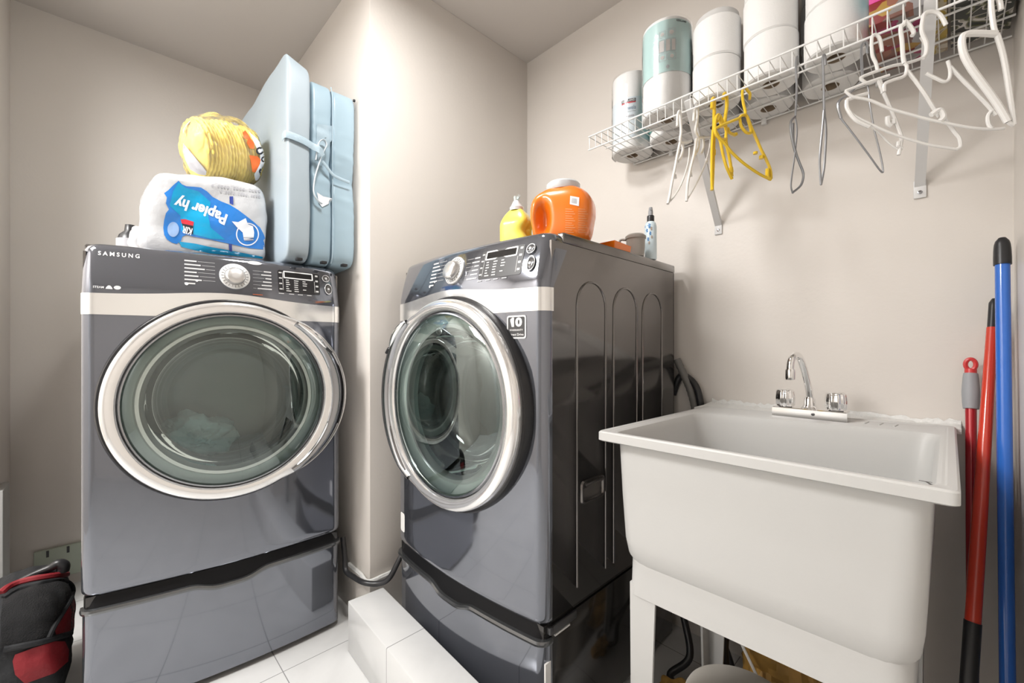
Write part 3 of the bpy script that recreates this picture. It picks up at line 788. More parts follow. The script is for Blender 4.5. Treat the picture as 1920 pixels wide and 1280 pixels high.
face = lambda x, y: math.degrees(math.atan2(-y, -x))
fC = face(-.640, 1.312); fA = face(-.851, 1.462)
bm = newbm()
for gx, gz, gw, gh in ((-.026, .218, .020, .020), (.000, .220, .022, .022), (-.027, .172, .018, .040), (-.007, .172, .015, .040), (.010, .172, .014, .040), (-.027, .146, .024, .022), (.000, .146, .024, .022)):
    bm = join(bm, ring2d(rrect(gx, gz, gx + gw, gz + gh, .003), rrect(gx + .0011, gz + .0011, gx + gw - .0011, gz + gh - .0011, .0022)))
cyl_label(tC, bm, TR + .0022, fC + 2, 0, M['txtd'], 'label_icons')
cyl_label(tC, flat2d([rect(-.025, .175, -.011, .209), rect(-.005, .175, .006, .209), rect(.012, .175, .022, .209), circ(-.016, .157, .006), circ(.012, .157, .006), circ(-.016, .228, .006), circ(.011, .230, .007)]), TR + .0021, fC + 2, 0, M['silver'], 'label_pictures')
cyl_label(tC, flat2d([[(-.006, .126), (0, .119), (.006, .126), (0, .133)]]), TR + .0022, fC + 2, 0, M['txtd'], 'label_symbol')
cyl_label(tC, rot2(text2d('KIRKLAND', .034, .006, bold=.02), 0, .026, .262), TR + .0022, fC + 2, 0, M['txtb'], 'label_text')
cyl_label(tA, flat2d([rect(-.040, .163, .012, .178)], dense=.01), TR + .0020, fA, 0, M['txtb'], 'label_bar')
cyl_label(tA, rot2(text2d('KIRKLAND', .046, .008, bold=.015), 0, -.037, .1685), TR + .0024, fA, 0, M['markw'], 'label_text')
cyl_label(tA, flat2d([rect(-.040, .162, .012, .1665)], dense=.01), TR + .0023, fA, 0, M['txtr'], 'label_stripe')
cyl_label(tA, rot2(text2d('Towels', .046, .015), 0, -.034, .138), TR + .0024, fA, 0, mat('towel_blue', (.15, .25, .36), .4), 'label_text')
cyl_label(tA, flat2d([rect(-.036, .131, .012, .1322), rect(-.032, .112, .006, .118), rect(-.032, .100, .004, .104)], dense=.01), TR + .0024, fA, 0, M['txtd'], 'label_lines')
# ------------------------------------------------------------------ patterned boxes
def pattern(name, cols_, scale, warp=0, kind='VORONOI', stretch=(1, 1, 1)):
    m = bpy.data.materials.new(name); m.use_nodes = True; nt = m.node_tree; p = nt.nodes['Principled BSDF']; N = nt.nodes.new; L = nt.links.new
    tc = N('ShaderNodeTexCoord'); mp = N('ShaderNodeMapping'); mp.inputs['Scale'].default_value = stretch; L(tc.outputs['Object'], mp.inputs[0])
    r = N('ShaderNodeValToRGB'); r.color_ramp.interpolation = 'CONSTANT'
    if kind == 'VORONOI':
        v = N('ShaderNodeTexVoronoi'); v.inputs['Scale'].default_value = scale; v.distance = 'MANHATTAN'; L(mp.outputs[0], v.inputs['Vector'])
        sp = N('ShaderNodeSeparateColor'); L(v.outputs['Color'], sp.inputs[0]); L(sp.outputs[0], r.inputs[0])
    else:
        v = N('ShaderNodeTexNoise'); v.inputs['Scale'].default_value = scale; v.inputs['Distortion'].default_value = warp; v.inputs['Detail'].default_value = 1; L(mp.outputs[0], v.inputs['Vector']); L(v.outputs['Fac'], r.inputs[0])
    e = r.color_ramp.elements; n = len(cols_)
    while len(e) < n: e.new(.5)
    for i, (pos, c) in enumerate(cols_): e[i].position = pos
    for i, (pos, c) in enumerate(cols_): e[i].color = (*c, 1)
    L(r.outputs[0], p.inputs['Base Color']); p.inputs['Roughness'].default_value = .45; return m
P1 = pattern('triangle_pattern', [(0, (.28, .11, .07)), (.2, (.30, .02, .10)), (.34, (.22, .01, .01)), (.44, (.34, .33, .34)), (.62, (.38, .22, .04)), (.72, (.26, .24, .23)), (.88, (.20, .09, .07))], 30)
P1b = pattern('pale_triangle_pattern', [(0, (.75, .77, .8)), (.3, (.62, .02, .25)), (.42, (.8, .82, .85)), (.6, (.1, .35, .38)), (.7, (.78, .8, .82)), (.86, (.05, .2, .42))], 26)
P2 = pattern('dark_leaf_pattern', [(0, (.02, .025, .02)), (.44, (.10, .11, .04)), (.49, (.35, .33, .28)), (.53, (.60, .58, .55)), (.57, (.03, .035, .03))], 26, 1.2, 'NOISE', (1, 1, 2.4))
P3 = pattern('ochre_pattern', [(0, (.40, .28, .04)), (.45, (.45, .40, .28)), (.52, (.30, .22, .14)), (.58, (.55, .50, .42))], 24, .6, 'NOISE')
def carton(label, x0, x1, y0, y1, h, m, m2, split, mats=None):
    t = thing('tissue_box', label, 'tissue box', ((x0 + x1) / 2, (y0 + y1) / 2, DK))
    finish('carton', mbox((x0, y0, DK), (x1, y1, DK + h * split), .0015), m, t)
    finish('carton_top', mbox((x0, y0, DK + h * split), (x1, y1, DK + h), .0015), m2, t)
    bm = newbm(); lathe(bm, [(.001, DK + h), (.03, DK + h + .0015)], ((x0 + x1) / 2, (y0 + y1) / 2, 0), 24); 
    k_ = min(1, (x1 - x0) / .075); tb = newbm(); lathe(tb, [(.022 * k_, DK + h), (.012 * k_, DK + h + .02), (.026 * k_, DK + h + .045), (.004 * k_, DK + h + .05)], ((x0 + x1) / 2, (y0 + y1) / 2, 0), 14, rmod=lambda a, hh: 1 + .3 * math.sin(3 * a))
    bm.free(); finish('tissue', tb, M['paper'], t)
    return t
carton('multicoloured triangle-patterned cardboard box beside the last toilet roll stack', -.133, -.040, 1.262, 1.50, .12, P1, P1b, .42)
carton('ochre and grey patterned cardboard box standing on the shelf behind the right bracket', -.036, -.008, 1.262, 1.50, .13, P3, P3, .5)
bx = carton('black and white leaf-patterned cardboard box at the right end of the shelf', -.003, .092, 1.262, 1.50, .14, P2, P2, .5)
finish('red_patch', mbox((.030, 1.2605, DK + .002), (.052, 1.2618, DK + .09)), mat('red_card', (.42, .02, .01), .5, var=.4, vscale=40), bx)
finish('grey_patch', mbox((.008, 1.2608, DK + .02), (.029, 1.2618, DK + .08)), mat('grey_card', (.32, .30, .31), .5, var=.3, vscale=60), bx)

# ------------------------------------------------------------------ clothes hangers (each lies in its own upright plane)
def hanger(name, label, m, P, yaw, lines, r, group, scale=1, flats=None):
    y = math.radians(yaw); bm = newbm()
    for i, ln in enumerate(lines):
        rr = ln[0] if not isinstance(ln[0], tuple) else r; pts = ln[1:] if not isinstance(ln[0], tuple) else ln
        tube(bm, catmull([atp(px, py, P, y) for px, py in pts], 6), rr, 8)
    o = finish(name, bm, m, smooth=True); tag(o, label, 'hanger', group); return o
def c5(*p): return [(1240 + x / 4.265, 150 + y / 4.265) for x, y in p]      # crop coordinates
def c7(*p): return [(1480 + x / 3.2, y / 3.2) for x, y in p]
def c6(*p): return [(1560 + x / 4.0, 60 + y / 4.0) for x, y in p]
HW = 'small white plastic hangers beside the left bracket'
hanger('clothes_hanger', 'small white plastic hanger, left of the pair beside the left bracket', M['hang_w'], (-.549, 1.220), 88,
       [c5((128, 370), (130, 290), (142, 250), (152, 262), (155, 330), (158, 410), (150, 480), (160, 500)), c5((160, 500), (200, 500), (240, 487)), c5((165, 500), (172, 560), (150, 630), (130, 655)),
        c5((150, 500), (128, 600), (110, 700), (85, 820), (66, 930), (52, 990)), [.0024] + c5((55, 985), (110, 920), (165, 820), (205, 700), (222, 610), (225, 540)), [.0045] + c5((72, 900), (64, 960)), [.0045] + c5((108, 755), (112, 790))], .0040, HW)
hanger('clothes_hanger', 'small white plastic hanger, right of the pair, crossing the left bracket', M['hang_w'], (-.520, 1.221), 86,
       [c5((258, 330), (264, 250), (278, 210), (290, 215), (288, 320), (272, 400), (285, 440), (292, 460)), c5((292, 460), (340, 460), (392, 455)), c5((296, 460), (295, 540), (262, 610)),
        c5((280, 470), (262, 590), (235, 700), (212, 820), (205, 900), (202, 968)), [.0024] + c5((203, 960), (262, 860), (322, 740), (360, 640), (385, 540), (390, 470)), c5((335, 465), (335, 540), (315, 590)), [.0045] + c5((232, 740), (238, 775)), [.0045] + c5((362, 630), (360, 665))], .0040, HW)
HY = 'yellow plastic hangers on the shelf front'
hanger('clothes_hanger', 'yellow plastic hanger seen edge-on, leftmost of the three yellow ones', M['hang_y'], (-.477, 1.220), 92,
       [[.0050] + c5((404, 230), (408, 160), (418, 145), (424, 170), (422, 300), (420, 400), (418, 520), (414, 640), (410, 760), (405, 880)), [.0040] + c5((412, 400), (404, 560), (402, 760), (405, 880)), [.006] + c5((420, 560), (418, 600))], .004, HY)
hanger('clothes_hanger', 'yellow plastic hanger with narrow body, middle of the three yellow ones', M['hang_y'], (-.452, 1.222), 80,
       [[.0048] + c5((495, 150), (505, 110), (520, 120), (524, 200), (514, 280), (508, 330), (520, 400)), c5((520, 400), (516, 470), (522, 520), (540, 600), (556, 690), (565, 770)), c5((440, 420), (470, 480), (490, 580), (520, 690), (565, 790)),
        c5((430, 410), (430, 330), (450, 280), (470, 290), (490, 340), (500, 380)), [.006] + c5((440, 330), (460, 290), (480, 340), (485, 380)), c5((430, 400), (470, 470), (520, 470)), [.006] + c5((556, 700), (560, 740)), c5((530, 380), (545, 420), (590, 440)), [.0065] + c5((590, 425), (592, 445))], .0042, HY)
hanger('clothes_hanger', 'yellow plastic hanger turned broadside, rightmost of the three yellow ones', M['hang_y'], (-.410, 1.221), 62,
       [c5((706, 155), (708, 110), (690, 85), (672, 60), (655, 70), (648, 110), (655, 180), (672, 260), (660, 285)), c5((430, 390), (500, 355), (560, 330), (620, 305), (640, 285), (672, 278), (690, 300)), c5((690, 300), (720, 380), (760, 470), (800, 560), (840, 640), (872, 720), (878, 790)),
        c5((430, 390), (440, 440), (500, 500), (560, 575), (640, 650), (720, 710), (800, 760), (876, 796)), c5((628, 310), (640, 370), (680, 420), (716, 425)), c5((716, 425), (712, 380), (690, 310)), [.0055] + c5((850, 710), (848, 770), (870, 790)), [.0062] + c5((800, 605), (800, 630)), [.0058] + c5((752, 575), (752, 592))], .0038, HY)
HM = 'thin metal wire hangers on the shelf front'
hanger('clothes_hanger', 'twisted metal wire hanger, leftmost of the wire ones, beside the yellow hangers', M['hang_m'], (-.262, 1.222), 72,
       [c7((52, 395), (46, 340), (40, 400), (44, 520), (40, 620), (35, 700)), [.0028] + c7((35, 700), (8, 735), (12, 810), (32, 900), (62, 980), (84, 1045), (70, 1110), (20, 1155)), [.0019] + c7((35, 700), (46, 780), (38, 880), (26, 980), (14, 1060), (10, 1120), (20, 1155)), [.0030] + c7((22, 740), (24, 850), (42, 930))], .0026, HM)
hanger('clothes_hanger', 'metal wire hanger hanging straight and narrow, second of the wire ones', M['hang_m'], (-.192, 1.222), 76,
       [c7((218, 390), (212, 335), (202, 345), (204, 440), (206, 560), (208, 660)), [.0024] + c7((208, 660), (200, 760), (190, 860), (182, 980), (190, 1108)), [.0024] + c7((208, 660), (220, 780), (216, 900), (208, 1010), (190, 1108))], .0028, HM)
hanger('clothes_hanger', 'metal wire hanger behind the left end of the white plastic hangers', M['hang_m'], (-.118, 1.223), 55,
       [c7((470, 320), (462, 262), (440, 262), (432, 310), (436, 420), (440, 480)), [.0028] + c7((440, 480), (360, 560), (305, 600), (292, 640), (310, 710)), [.0017] + c7((310, 710), (380, 800), (470, 920), (552, 1030), (560, 1000), (535, 880), (510, 780), (485, 640), (470, 520), (440, 480))], .0026, HM)
HB = 'white plastic hangers crowded at the right end'
hanger('clothes_hanger', 'white plastic hanger with two clips, stem hooked at the left of the white cluster', M['hang_w'], (-.100, 1.215), 36,
       [c7((556, 310), (548, 250), (530, 215), (505, 210), (494, 240), (498, 330), (520, 380), (530, 430)), [0.0034] + c7((425, 470), (450, 455), (530, 425), (620, 395), (700, 380), (790, 350), (820, 320)), c7((425, 470), (470, 500), (540, 480), (560, 560)),
        c7((820, 320), (825, 280), (790, 220)), [0.0035] + c7((530, 480), (580, 590), (620, 680), (650, 760), (672, 830), (655, 930)), [0.0018] + c7((655, 900), (600, 860), (540, 800), (470, 740)), [0.0048] + c7((590, 700), (592, 740), (612, 755)), [0.0044] + c7((625, 715), (625, 745)), [0.0040] + c7((655, 850), (652, 880)), [0.0036] + c7((640, 880), (680, 890))], .0034, HB)
hanger('clothes_hanger', 'white plastic hanger whose straight stem crosses the shelf lip, middle of the white cluster', M['hang_w'], (-.072, 1.205), 33,
       [[0.0040] + c7((735, 215), (745, 190), (700, 130), (685, 150), (668, 170), (676, 250), (682, 340), (690, 380)), [0.0034] + c7((570, 550), (572, 505), (620, 480), (690, 455), (705, 400), (690, 380)), c7((705, 420), (760, 490), (810, 560), (860, 640), (900, 700)),
        [0.0034] + c7((900, 660), (940, 720), (990, 790), (1020, 830), (1025, 880), (1000, 895)), [0.0027] + c7((1000, 895), (900, 880), (820, 865), (700, 830), (600, 795), (500, 750), (400, 700), (350, 660)), [0.0040] + c7((345, 600), (348, 650), (400, 720), (480, 760)), [0.0040] + c7((345, 600), (400, 580), (470, 560))], .0035, HB)
hanger('clothes_hanger', 'long white plastic hanger stretched behind the right bracket towards the corner', M['hang_w'], (-.040, 1.212), 30,
       [[0.0038] + c7((940, 150), (905, 90), (860, 70), (815, 80), (800, 120), (795, 190), (822, 260), (820, 320), (800, 350)), [0.0029] + c7((335, 545), (400, 520), (480, 490), (540, 470), (600, 450)), [0.0029] + c7((335, 545), (380, 580), (480, 600), (600, 650), (720, 685), (830, 715), (950, 740), (1080, 765), (1200, 775), (1290, 770)),
        [0.0032] + c7((820, 440), (880, 470), (930, 490), (960, 470), (965, 420), (950, 365)), [0.0035] + c7((965, 400), (1030, 470), (1110, 550), (1180, 620), (1240, 690)), [0.0036] + c7((1230, 655), (1195, 690), (1195, 740), (1215, 770)), [0.0050] + c7((850, 690), (900, 660), (925, 700), (900, 730))], .0033, HB)
hanger('clothes_hanger', 'wide white plastic hanger nearest the right wall, rightmost of all the hangers', M['hang_w'], (.022, 1.195), 38,
       [[0.0042] + c7((1270, 60), (1262, 10), (1240, -40), (1215, -30), (1210, 10), (1215, 80), (1228, 170), (1240, 200)), [0.0058] + c7((1240, 205), (1150, 200), (1060, 205), (1035, 240), (1045, 320), (1085, 400), (1150, 490), (1210, 570), (1270, 660), (1310, 730)), [0.0045] + c7((1245, 205), (1275, 300), (1300, 420), (1318, 540), (1335, 660), (1345, 750)), [0.0036] + c7((1310, 730), (1330, 745), (1345, 750))], .005, HB)

# ------------------------------------------------------------------ broom and mop poles in the right corner
def pole(name, label, p0, p1, r, segs, cat='pole'):
    p0, p1 = Vector(p0), Vector(p1); t = thing(name, label, cat, tuple(p0))
    for n, a, b, rr, m in segs:
        bm = newbm(); k = [p0.lerp(p1, a + (b - a) * q / 8) for q in range(9)]
        rad = rr if isinstance(rr, list) else [rr] * 9
        tube(bm, k, rad, 24); finish(n, bm, M[m], t)
    return t
top = at(1879, 446, 'Y', 1.46); p2 = at(1889, 1275, 'Y', 1.33); bot = top + (p2 - top) * (top.z / (top.z - p2.z))
pole('broom_pole', 'blue broom pole with a black cap, leaning in the corner right of the red ones', bot, top, .013, [('shaft', 0, .955, .0118, 'blue_pole'), ('cap', .952, 1, [.0142, .0142, .0142, .014, .0138, .0134, .0128, .011, .006], 'blackp')])
top = at(1820, 700, 'Y', 1.50); p2 = at(1823, 1160, 'Y', 1.385); k = (top.z) / (top.z - p2.z); bot = top + (p2 - top) * k
t = pole('mop_pole', 'dark red mop pole with a grey grip and red hanging loop beside the sink', bot, top, .01, [('shaft', .0, .93, .0098, 'red_pole2'), ('grip', .915, 1.0, [.0135, .0145, .015, .0155, .0155, .015, .0142, .0135, .0125], 'grip')])
d = (top - bot).normalized(); bm = newbm(); lc = top + d * .022
tube(bm, [lc + Vector((.0085 * math.cos(a), 0, .013 * math.sin(a))) for a in frange(0, 2 * PI, 20)[:-1]], .0045, 8, closed=True); tube(bm, [top - d * .004, top + d * .010], .0105, 16)
finish('hanging_loop', bm, M['red_tip'], t)
top = at(1864, 560, 'Y', 1.52); p2 = at(1824, 1165, 'Y', 1.31); k = (top.z) / (top.z - p2.z); bot = top + (p2 - top) * k
f2 = (top.z - p2.z) / top.z
pole('broom_pole', 'bright red broom pole with black ends, crossing between the other two poles', bot, top, .01, [('lower_sleeve', 0, 1 - f2, .0135, 'blackp'), ('shaft', 1 - f2, .94, [.0125, .0125, .0124, .012, .0115, .011, .0105, .010, .0095], 'red_pole'), ('tip', .93, 1, [.0085] * 8 + [.004], 'blackp')])
# ------------------------------------------------------------------ soft rounded solids
def superq(hx, hy, hz, n=5, cuts=14, nz=None, amp=0, sc=8, amp2=0, sc2=30, shape=None, seed=0):
    bm = newbm(); bmesh.ops.create_cube(bm, size=2); bmesh.ops.subdivide_edges(bm, edges=bm.edges, cuts=cuts, use_grid_fill=True)
    for v in bm.verts:
        p = v.co; L = (abs(p.x) ** n + abs(p.y) ** n + abs(p.z) ** (nz or n)) ** (1 / n); q = p / max(L, 1e-6)
        w_ = Vector((q.x * hx, q.y * hy, q.z * hz))
        if shape: w_ = shape(w_, q)
        if amp or amp2:
            s = w_ + Vector((seed, seed, seed)); dd = amp * noise.noise(s * sc) + amp2 * noise.noise(s * sc2)
            w_ += q.normalized() * dd
        v.co = w_
    return bm
def place(bm, loc, rz=0, rx=0, ry=0):
    R = Matrix.Translation(Vector(loc)) @ Matrix.Rotation(math.radians(rz), 4, 'Z') @ Matrix.Rotation(math.radians(ry), 4, 'Y') @ Matrix.Rotation(math.radians(rx), 4, 'X')
    bmesh.ops.transform(bm, matrix=R, verts=bm.verts); return bm
# ------------------------------------------------------------------ folded mattress on the dryer
MT = thing('folding_mattress', 'light blue folded foam mattress standing on end on the left machine', 'mattress', (-1.93, .57, 1.334))
def slabbm(x0, x1, y0, y1, z0, z1, amp=.004, seed=0, lean=0, crease=None):
    bm = superq((x1 - x0) / 2, (y1 - y0) / 2, (z1 - z0) / 2, 14, 40, amp=amp, sc=5, amp2=amp * .35, sc2=16, seed=seed)
    place(bm, ((x0 + x1) / 2, (y0 + y1) / 2, (z0 + z1) / 2))
    for v in bm.verts:
        f = (v.co.z - z0) / (z1 - z0)
        v.co.z -= max(0, (v.co.x - (x1 - .05))) * .0
        if crease and abs(v.co.z - crease) < .35 and v.co.x > x1 - .03:
            u = (v.co.z - crease); v.co.x += .0035 * math.sin(u * 190 + 25 * v.co.y + 2 * math.sin(u * 37)) * math.exp(-(u / .16) ** 2)
            v.co.x -= .012 * math.exp(-(u / .05) ** 2)
    return bm
bm = slabbm(-2.26, -1.572, .452, .532, 1.335, 2.062, .004, 1)
for v in bm.verts: v.co.z -= .034 * max(0, (v.co.z - 1.8) / .26) * (v.co.y - .452) / .08
finish('slab', bm, M['mattside'], MT, sharp=60)
finish('slab', slabbm(-2.24, -1.588, .538, .612, 1.335, 2.006, .005, 4, crease=1.70), M['matt'], MT, sharp=60)
finish('slab', slabbm(-2.24, -1.586, .610, .699, 1.335, 1.998, .005, 9, crease=1.66), M['matt'], MT, sharp=60)
bm = newbm(); tube(bm, catmull([(-1.60, .611, 1.345), (-1.583, .611, 1.40), (-1.585, .6115, 1.7), (-1.584, .611, 1.93), (-1.60, .611, 1.997)], 8), .0022, 6); finish('piping', bm, M['strap'], MT)
bm = newbm(); tube(bm, catmull([(-1.60, .447, 1.757), (-1.575, .446, 1.757), (-1.566, .455, 1.757), (-1.563, .50, 1.752), (-1.564, .535, 1.742), (-1.560, .556, 1.735), (-1.566, .570, 1.720)], 8), .013, 10, flat=.14, flatdir=(0, 0, 1))
finish('strap', bm, M['strap'], MT)
bm = newbm(); tube(bm, catmull([at(x, y, 'X', -1.572) for x, y in ((592, 300), (597, 270), (606, 262), (612, 272), (604, 290), (597, 310), (590, 335), (588, 360), (596, 376), (604, 382))], 6), .006, 8, flat=.35)
finish('carry_handle', bm, mat('pale_webbing', (.62, .68, .72), .5, bump=.2, bscale=60), MT)
bm = flat2d([[(594, 232), (623, 236), (623, 262), (612, 258), (600, 258), (596, 300), (593, 290)]], dense=6); mt = [c for c in MT.children if c.name.startswith('slab')]
finish('webbing_patch', stick(bm, bvh_of(*mt), pxray, .002), M['strap'], MT)
bm = flat2d([[(594, 360), (606, 368), (624, 372), (620, 380), (604, 388), (598, 380)]], dense=6)
finish('care_label', stick(bm, bvh_of(*mt), pxray, .004), M['txtw'], MT)
bm = newbm(); tube(bm, catmull([at(x, y, 'X', -1.577) for x, y in ((604, 302), (612, 312), (625, 328), (640, 336), (655, 342))], 6), .006, 8, flat=.4); finish('strap', bm, M['strap'], MT)
for yy, zz in ((.497, 1.339), (.58, 1.339), (.655, 1.339)):
    finish('zip_pull', mbox((-1.592, yy - .012, zz - .003), (-1.569, yy + .006, zz + .006), .001), M['blackp'], MT)
finish('zip_pull', mbox((-1.592, .690, 1.972), (-1.584, .698, 1.98), .001), M['blackp'], MT)

# ------------------------------------------------------------------ toilet tissue pack on the dryer
def packshape(w_, q):
    f = (w_.z + .15) / .30
    w_.y *= 1 + .10 * (1 - f) * (1 if w_.y < 0 else .15)
    if w_.y < 0 and w_.z > .04: w_.y *= 1 - .12 * (w_.z - .04) / .09; 
    w_.z += .010 * math.sin(w_.y * 14 + .6); return w_
bm = superq(.118, .168, .137, 8, 34, amp=.012, sc=9, amp2=.004, sc2=26, shape=packshape, seed=3)
place(bm, (-1.835, .268, 1.471), -4.6)
for v in bm.verts: v.co.z = max(v.co.z, 1.3335)
PK = thing('toilet_paper_pack', 'plastic-wrapped blue and white toilet tissue pack on top of the left machine', 'tissue pack', (-1.88, .29, 1.3335))
pk = finish('wrapper', bm, M['pack_w'], PK, sharp=70)
tr = bvh_of(pk)
def c4(pts): return [(250 + x / 4.414, 200 + y / 4.414) for x, y in pts]
def onpack(bm, m, name, eps): return finish(name, stick(bm, tr, pxray, eps), m, PK, smooth=True, sharp=80)
blue = c4([(375, 612), (400, 640), (440, 658), (500, 662), (560, 668), (610, 700), (655, 745), (720, 780), (800, 812), (870, 855), (930, 900), (1000, 955), (1050, 1000), (1082, 1060), (1100, 1120), (1110, 1185), (960, 1170), (800, 1135), (640, 1100), (500, 1075), (440, 1060), (405, 1075), (395, 1110), (360, 1135), (320, 1125), (280, 1100), (256, 1060), (248, 1000), (255, 940), (270, 880), (295, 850), (270, 800), (278, 750), (255, 715), (290, 690), (330, 650)])
onpack(flat2d([blue], dense=5), M['pack_b'], 'blue_print', .0016)
onpack(flat2d([c4([(375, 625), (430, 670), (540, 700), (640, 790), (620, 900), (640, 1000), (760, 1100), (640, 1092), (470, 1050), (400, 1030), (390, 900), (300, 820), (330, 700)])], dense=5), M['pack_b2'], 'cyan_print', .0024)
onpack(flat2d([c4([(375, 1115), (500, 1130), (640, 1160), (800, 1190), (960, 1220), (1110, 1250), (1108, 1262), (940, 1245), (640, 1215), (500, 1185), (400, 1160)])], dense=5), M['pack_b2'], 'cyan_print', .0020)
onpack(flat2d([c4([(796, 742), (826, 742), (828, 812), (798, 800)])], dense=4), M['pack_d'], 'navy_line', .0024)
onpack(flat2d([c4([(790, 1132), (816, 1136), (818, 1200), (794, 1194)])], dense=4), M['pack_d'], 'navy_line', .0024)
onpack(flat2d([c4([(1135, 700), (1165, 750), (1190, 830), (1210, 1000), (1205, 1150), (1165, 1240), (1168, 1050), (1160, 900), (1148, 800)])], dense=4), M['pack_b'], 'side_print', .0018)
onpack(flat2d([c4([(815, 948), (868, 955), (930, 922), (948, 972), (990, 988), (1000, 1040), (996, 1084), (915, 1100), (905, 1040), (860, 1000)])], dense=4), M['txtw'], 'tissue_picture', .0034)
onpack(ring2d(c4([(945 + 95 * math.cos(a), 1055 + 95 * math.sin(a)) for a in frange(0, 2 * PI, 40)[:-1]]), c4([(945 + 86 * math.cos(a), 1055 + 86 * math.sin(a)) for a in frange(0, 2 * PI, 40)[:-1]])), M['txtw'], 'ring_print', .0034)
onpack(flat2d([c4([(910, 1078), (996, 1076), (996, 1086), (912, 1088)]), c4([(916, 1096), (994, 1094), (994, 1104), (918, 1108)])], dense=4), M['txtd'], 'caption_print', .0040)
onpack(flat2d([c4([(392, 932), (430, 930), (500, 952), (496, 985), (400, 965)])], dense=4), M['txtr'], 'badge_red', .0034)
onpack(flat2d([c4([(400, 965), (496, 985), (494, 1052), (430, 1042)])], dense=4), M['txtb'], 'badge_black', .0034)
onpack(flat2d([c4([(330 + 48 * math.cos(a), 1015 + 62 * math.sin(a)) for a in frange(0, 2 * PI, 24)[:-1]])], dense=4), mat('pale_blue_print', (.30, .45, .72), .3, coat=.4, bump=.3, bscale=25), 'ball_print', .0030)
def skewtext(s, x0, y0, x1, y1, h, m, name, eps, bold=.02, curve=0):
    bm = text2d(s, 1, 1, bold=bold); L = math.hypot(x1 - x0, y1 - y0); dx, dy = (x1 - x0) / L, (y1 - y0) / L; ux, uy = dy, -dx
    mapbm(bm, lambda u, v: (x0 + dx * u * L + ux * (v * h + curve * math.sin(PI * u)), y0 + dy * u * L + uy * (v * h + curve * math.sin(PI * u)), 0)); onpack(bm, m, name, eps)
(xa, ya), (xb, yb) = c4([(792, 868), (365, 722)])
skewtext('Papier hy', xa, ya, xb, yb, 27, M['txtw'], 'product_text', .0036, .035, -3)
(xa, ya), (xb, yb) = c4([(492, 1008), (412, 985)])
skewtext('KIR', xa, ya, xb, yb, 13, M['txtw'], 'badge_text', .0042, .03)
for (a_, b_) in (((1052, 690), (640, 640)), ((1050, 735), (715, 690))):
    (xa, ya), (xb, yb) = c4([a_, b_]); n_ = 16; bars = []
    for i in range(n_):
        if i % 5 == 4: continue
        f = i / n_; g = (i + .62) / n_; xx, yy = xa + (xb - xa) * f, ya + (yb - ya) * f; x2, y2 = xa + (xb - xa) * g, ya + (yb - ya) * g
        bars.append([(xx, yy), (x2, y2), (x2, y2 + 4.5), (xx, yy + 4.5)])
    onpack(flat2d(bars, dense=4), M['txtd'], 'small_print', .003)
# gathered plastic tail and the dark bottle behind it
bm = superq(.026, .040, .042, 3, 12, amp=.010, sc=22, amp2=.005, sc2=60, seed=6); place(bm, (-1.845, .105, 1.388)); finish('gathered_end', bm, M['pack_w'], PK, sharp=80)
t = thing('dark_bottle', 'dark bottle with a grey label behind the left end of the tissue pack', 'bottle', (-2.0, .072, 1.3315))
bm = newbm(); lathe(bm, [(.0001, 1.3315), (.034, 1.3315), (.037, 1.338), (.037, 1.40), (.030, 1.425), (.016, 1.44), (.014, 1.462), (.0001, 1.463)], (-2.0, .072, 0), 28); finish('body', bm, M['blackp'], t)
bm = newbm(); lathe(bm, [(.0375, 1.345), (.0375, 1.41)], (-2.0, .072, 0), 28); finish('label', bm, M['txtd'], t)

# ------------------------------------------------------------------ bag of yellow plates
PC = Vector((-1.85, .318, 1.742)); ax = Vector((-.22, .93, .22)).normalized()
PB = thing('plate_pack', 'clear plastic bag of scalloped yellow plates lying on top of the tissue pack', 'plate pack', (PC.x, PC.y, 1.622))
q_ = ax.to_track_quat('Z', 'Y').to_matrix().to_4x4()
NP = 18
for i in range(NP):
    bm = newbm(); f = i / (NP - 1); r = .098 + .010 * math.sin(PI * f)
    lathe(bm, [(.0001, 0), (r * .62, .001), (r * .80, .010), (r * .97, .012), (r, .0145), (r * .99, .0185), (r * .96, .0195), (r * .78, .0155), (r * .6, .0065), (.0001, .0055)], (0, 0, 0), 84, rmod=lambda a, h: 1 + (.018 * math.sin(21 * a) if h > .009 else 0))
    bmesh.ops.transform(bm, matrix=Matrix.Translation(PC + ax * (-.105 + .0105 * i) + Vector((.006 * math.sin(i * 1.3), 0, .004 * math.sin(i * .9)))) @ q_ @ Matrix.Rotation(.15 * math.sin(i * 2.1), 4, 'Z'), verts=bm.verts)
    finish('paper_plate', bm, M['plate'], PB)
def bagsh(w_, q):
    w_.x *= 1; return w_
bm = superq(.123, .123, .118, 2.6, 26, amp=.010, sc=14, amp2=.006, sc2=40, seed=2); bmesh.ops.transform(bm, matrix=Matrix.Translation(PC - Vector((0, 0, .0))) @ q_, verts=bm.verts)
for v in bm.verts:
    if v.co.z < 1.622: v.co.z = 1.622
bagm = finish('clear_bag', bm, M['wrap2'], PB, sharp=80)
def band(a0, a1, z0, z1, r, m, name):
    bm = newbm(); R = []
    for k in range(25):
        a = math.radians(a0 + (a1 - a0) * k / 24); R.append([bm.verts.new((r * math.cos(a), r * math.sin(a), z)) for z in frange(z0, z1, 6)])
    for A, B in zip(R, R[1:]):
        for k in range(6): bm.faces.new((A[k], A[k + 1], B[k + 1], B[k]))
    bmesh.ops.transform(bm, matrix=Matrix.Translation(PC) @ q_, verts=bm.verts); return finish(name, bm, m, PB)
pb = bvh_of(bagm)
def c4b(pts): return c4(pts)
def onbag(bm, m, name, eps): return finish(name, stick(bm, pb, pxray, eps), m, PB, smooth=True, sharp=80)
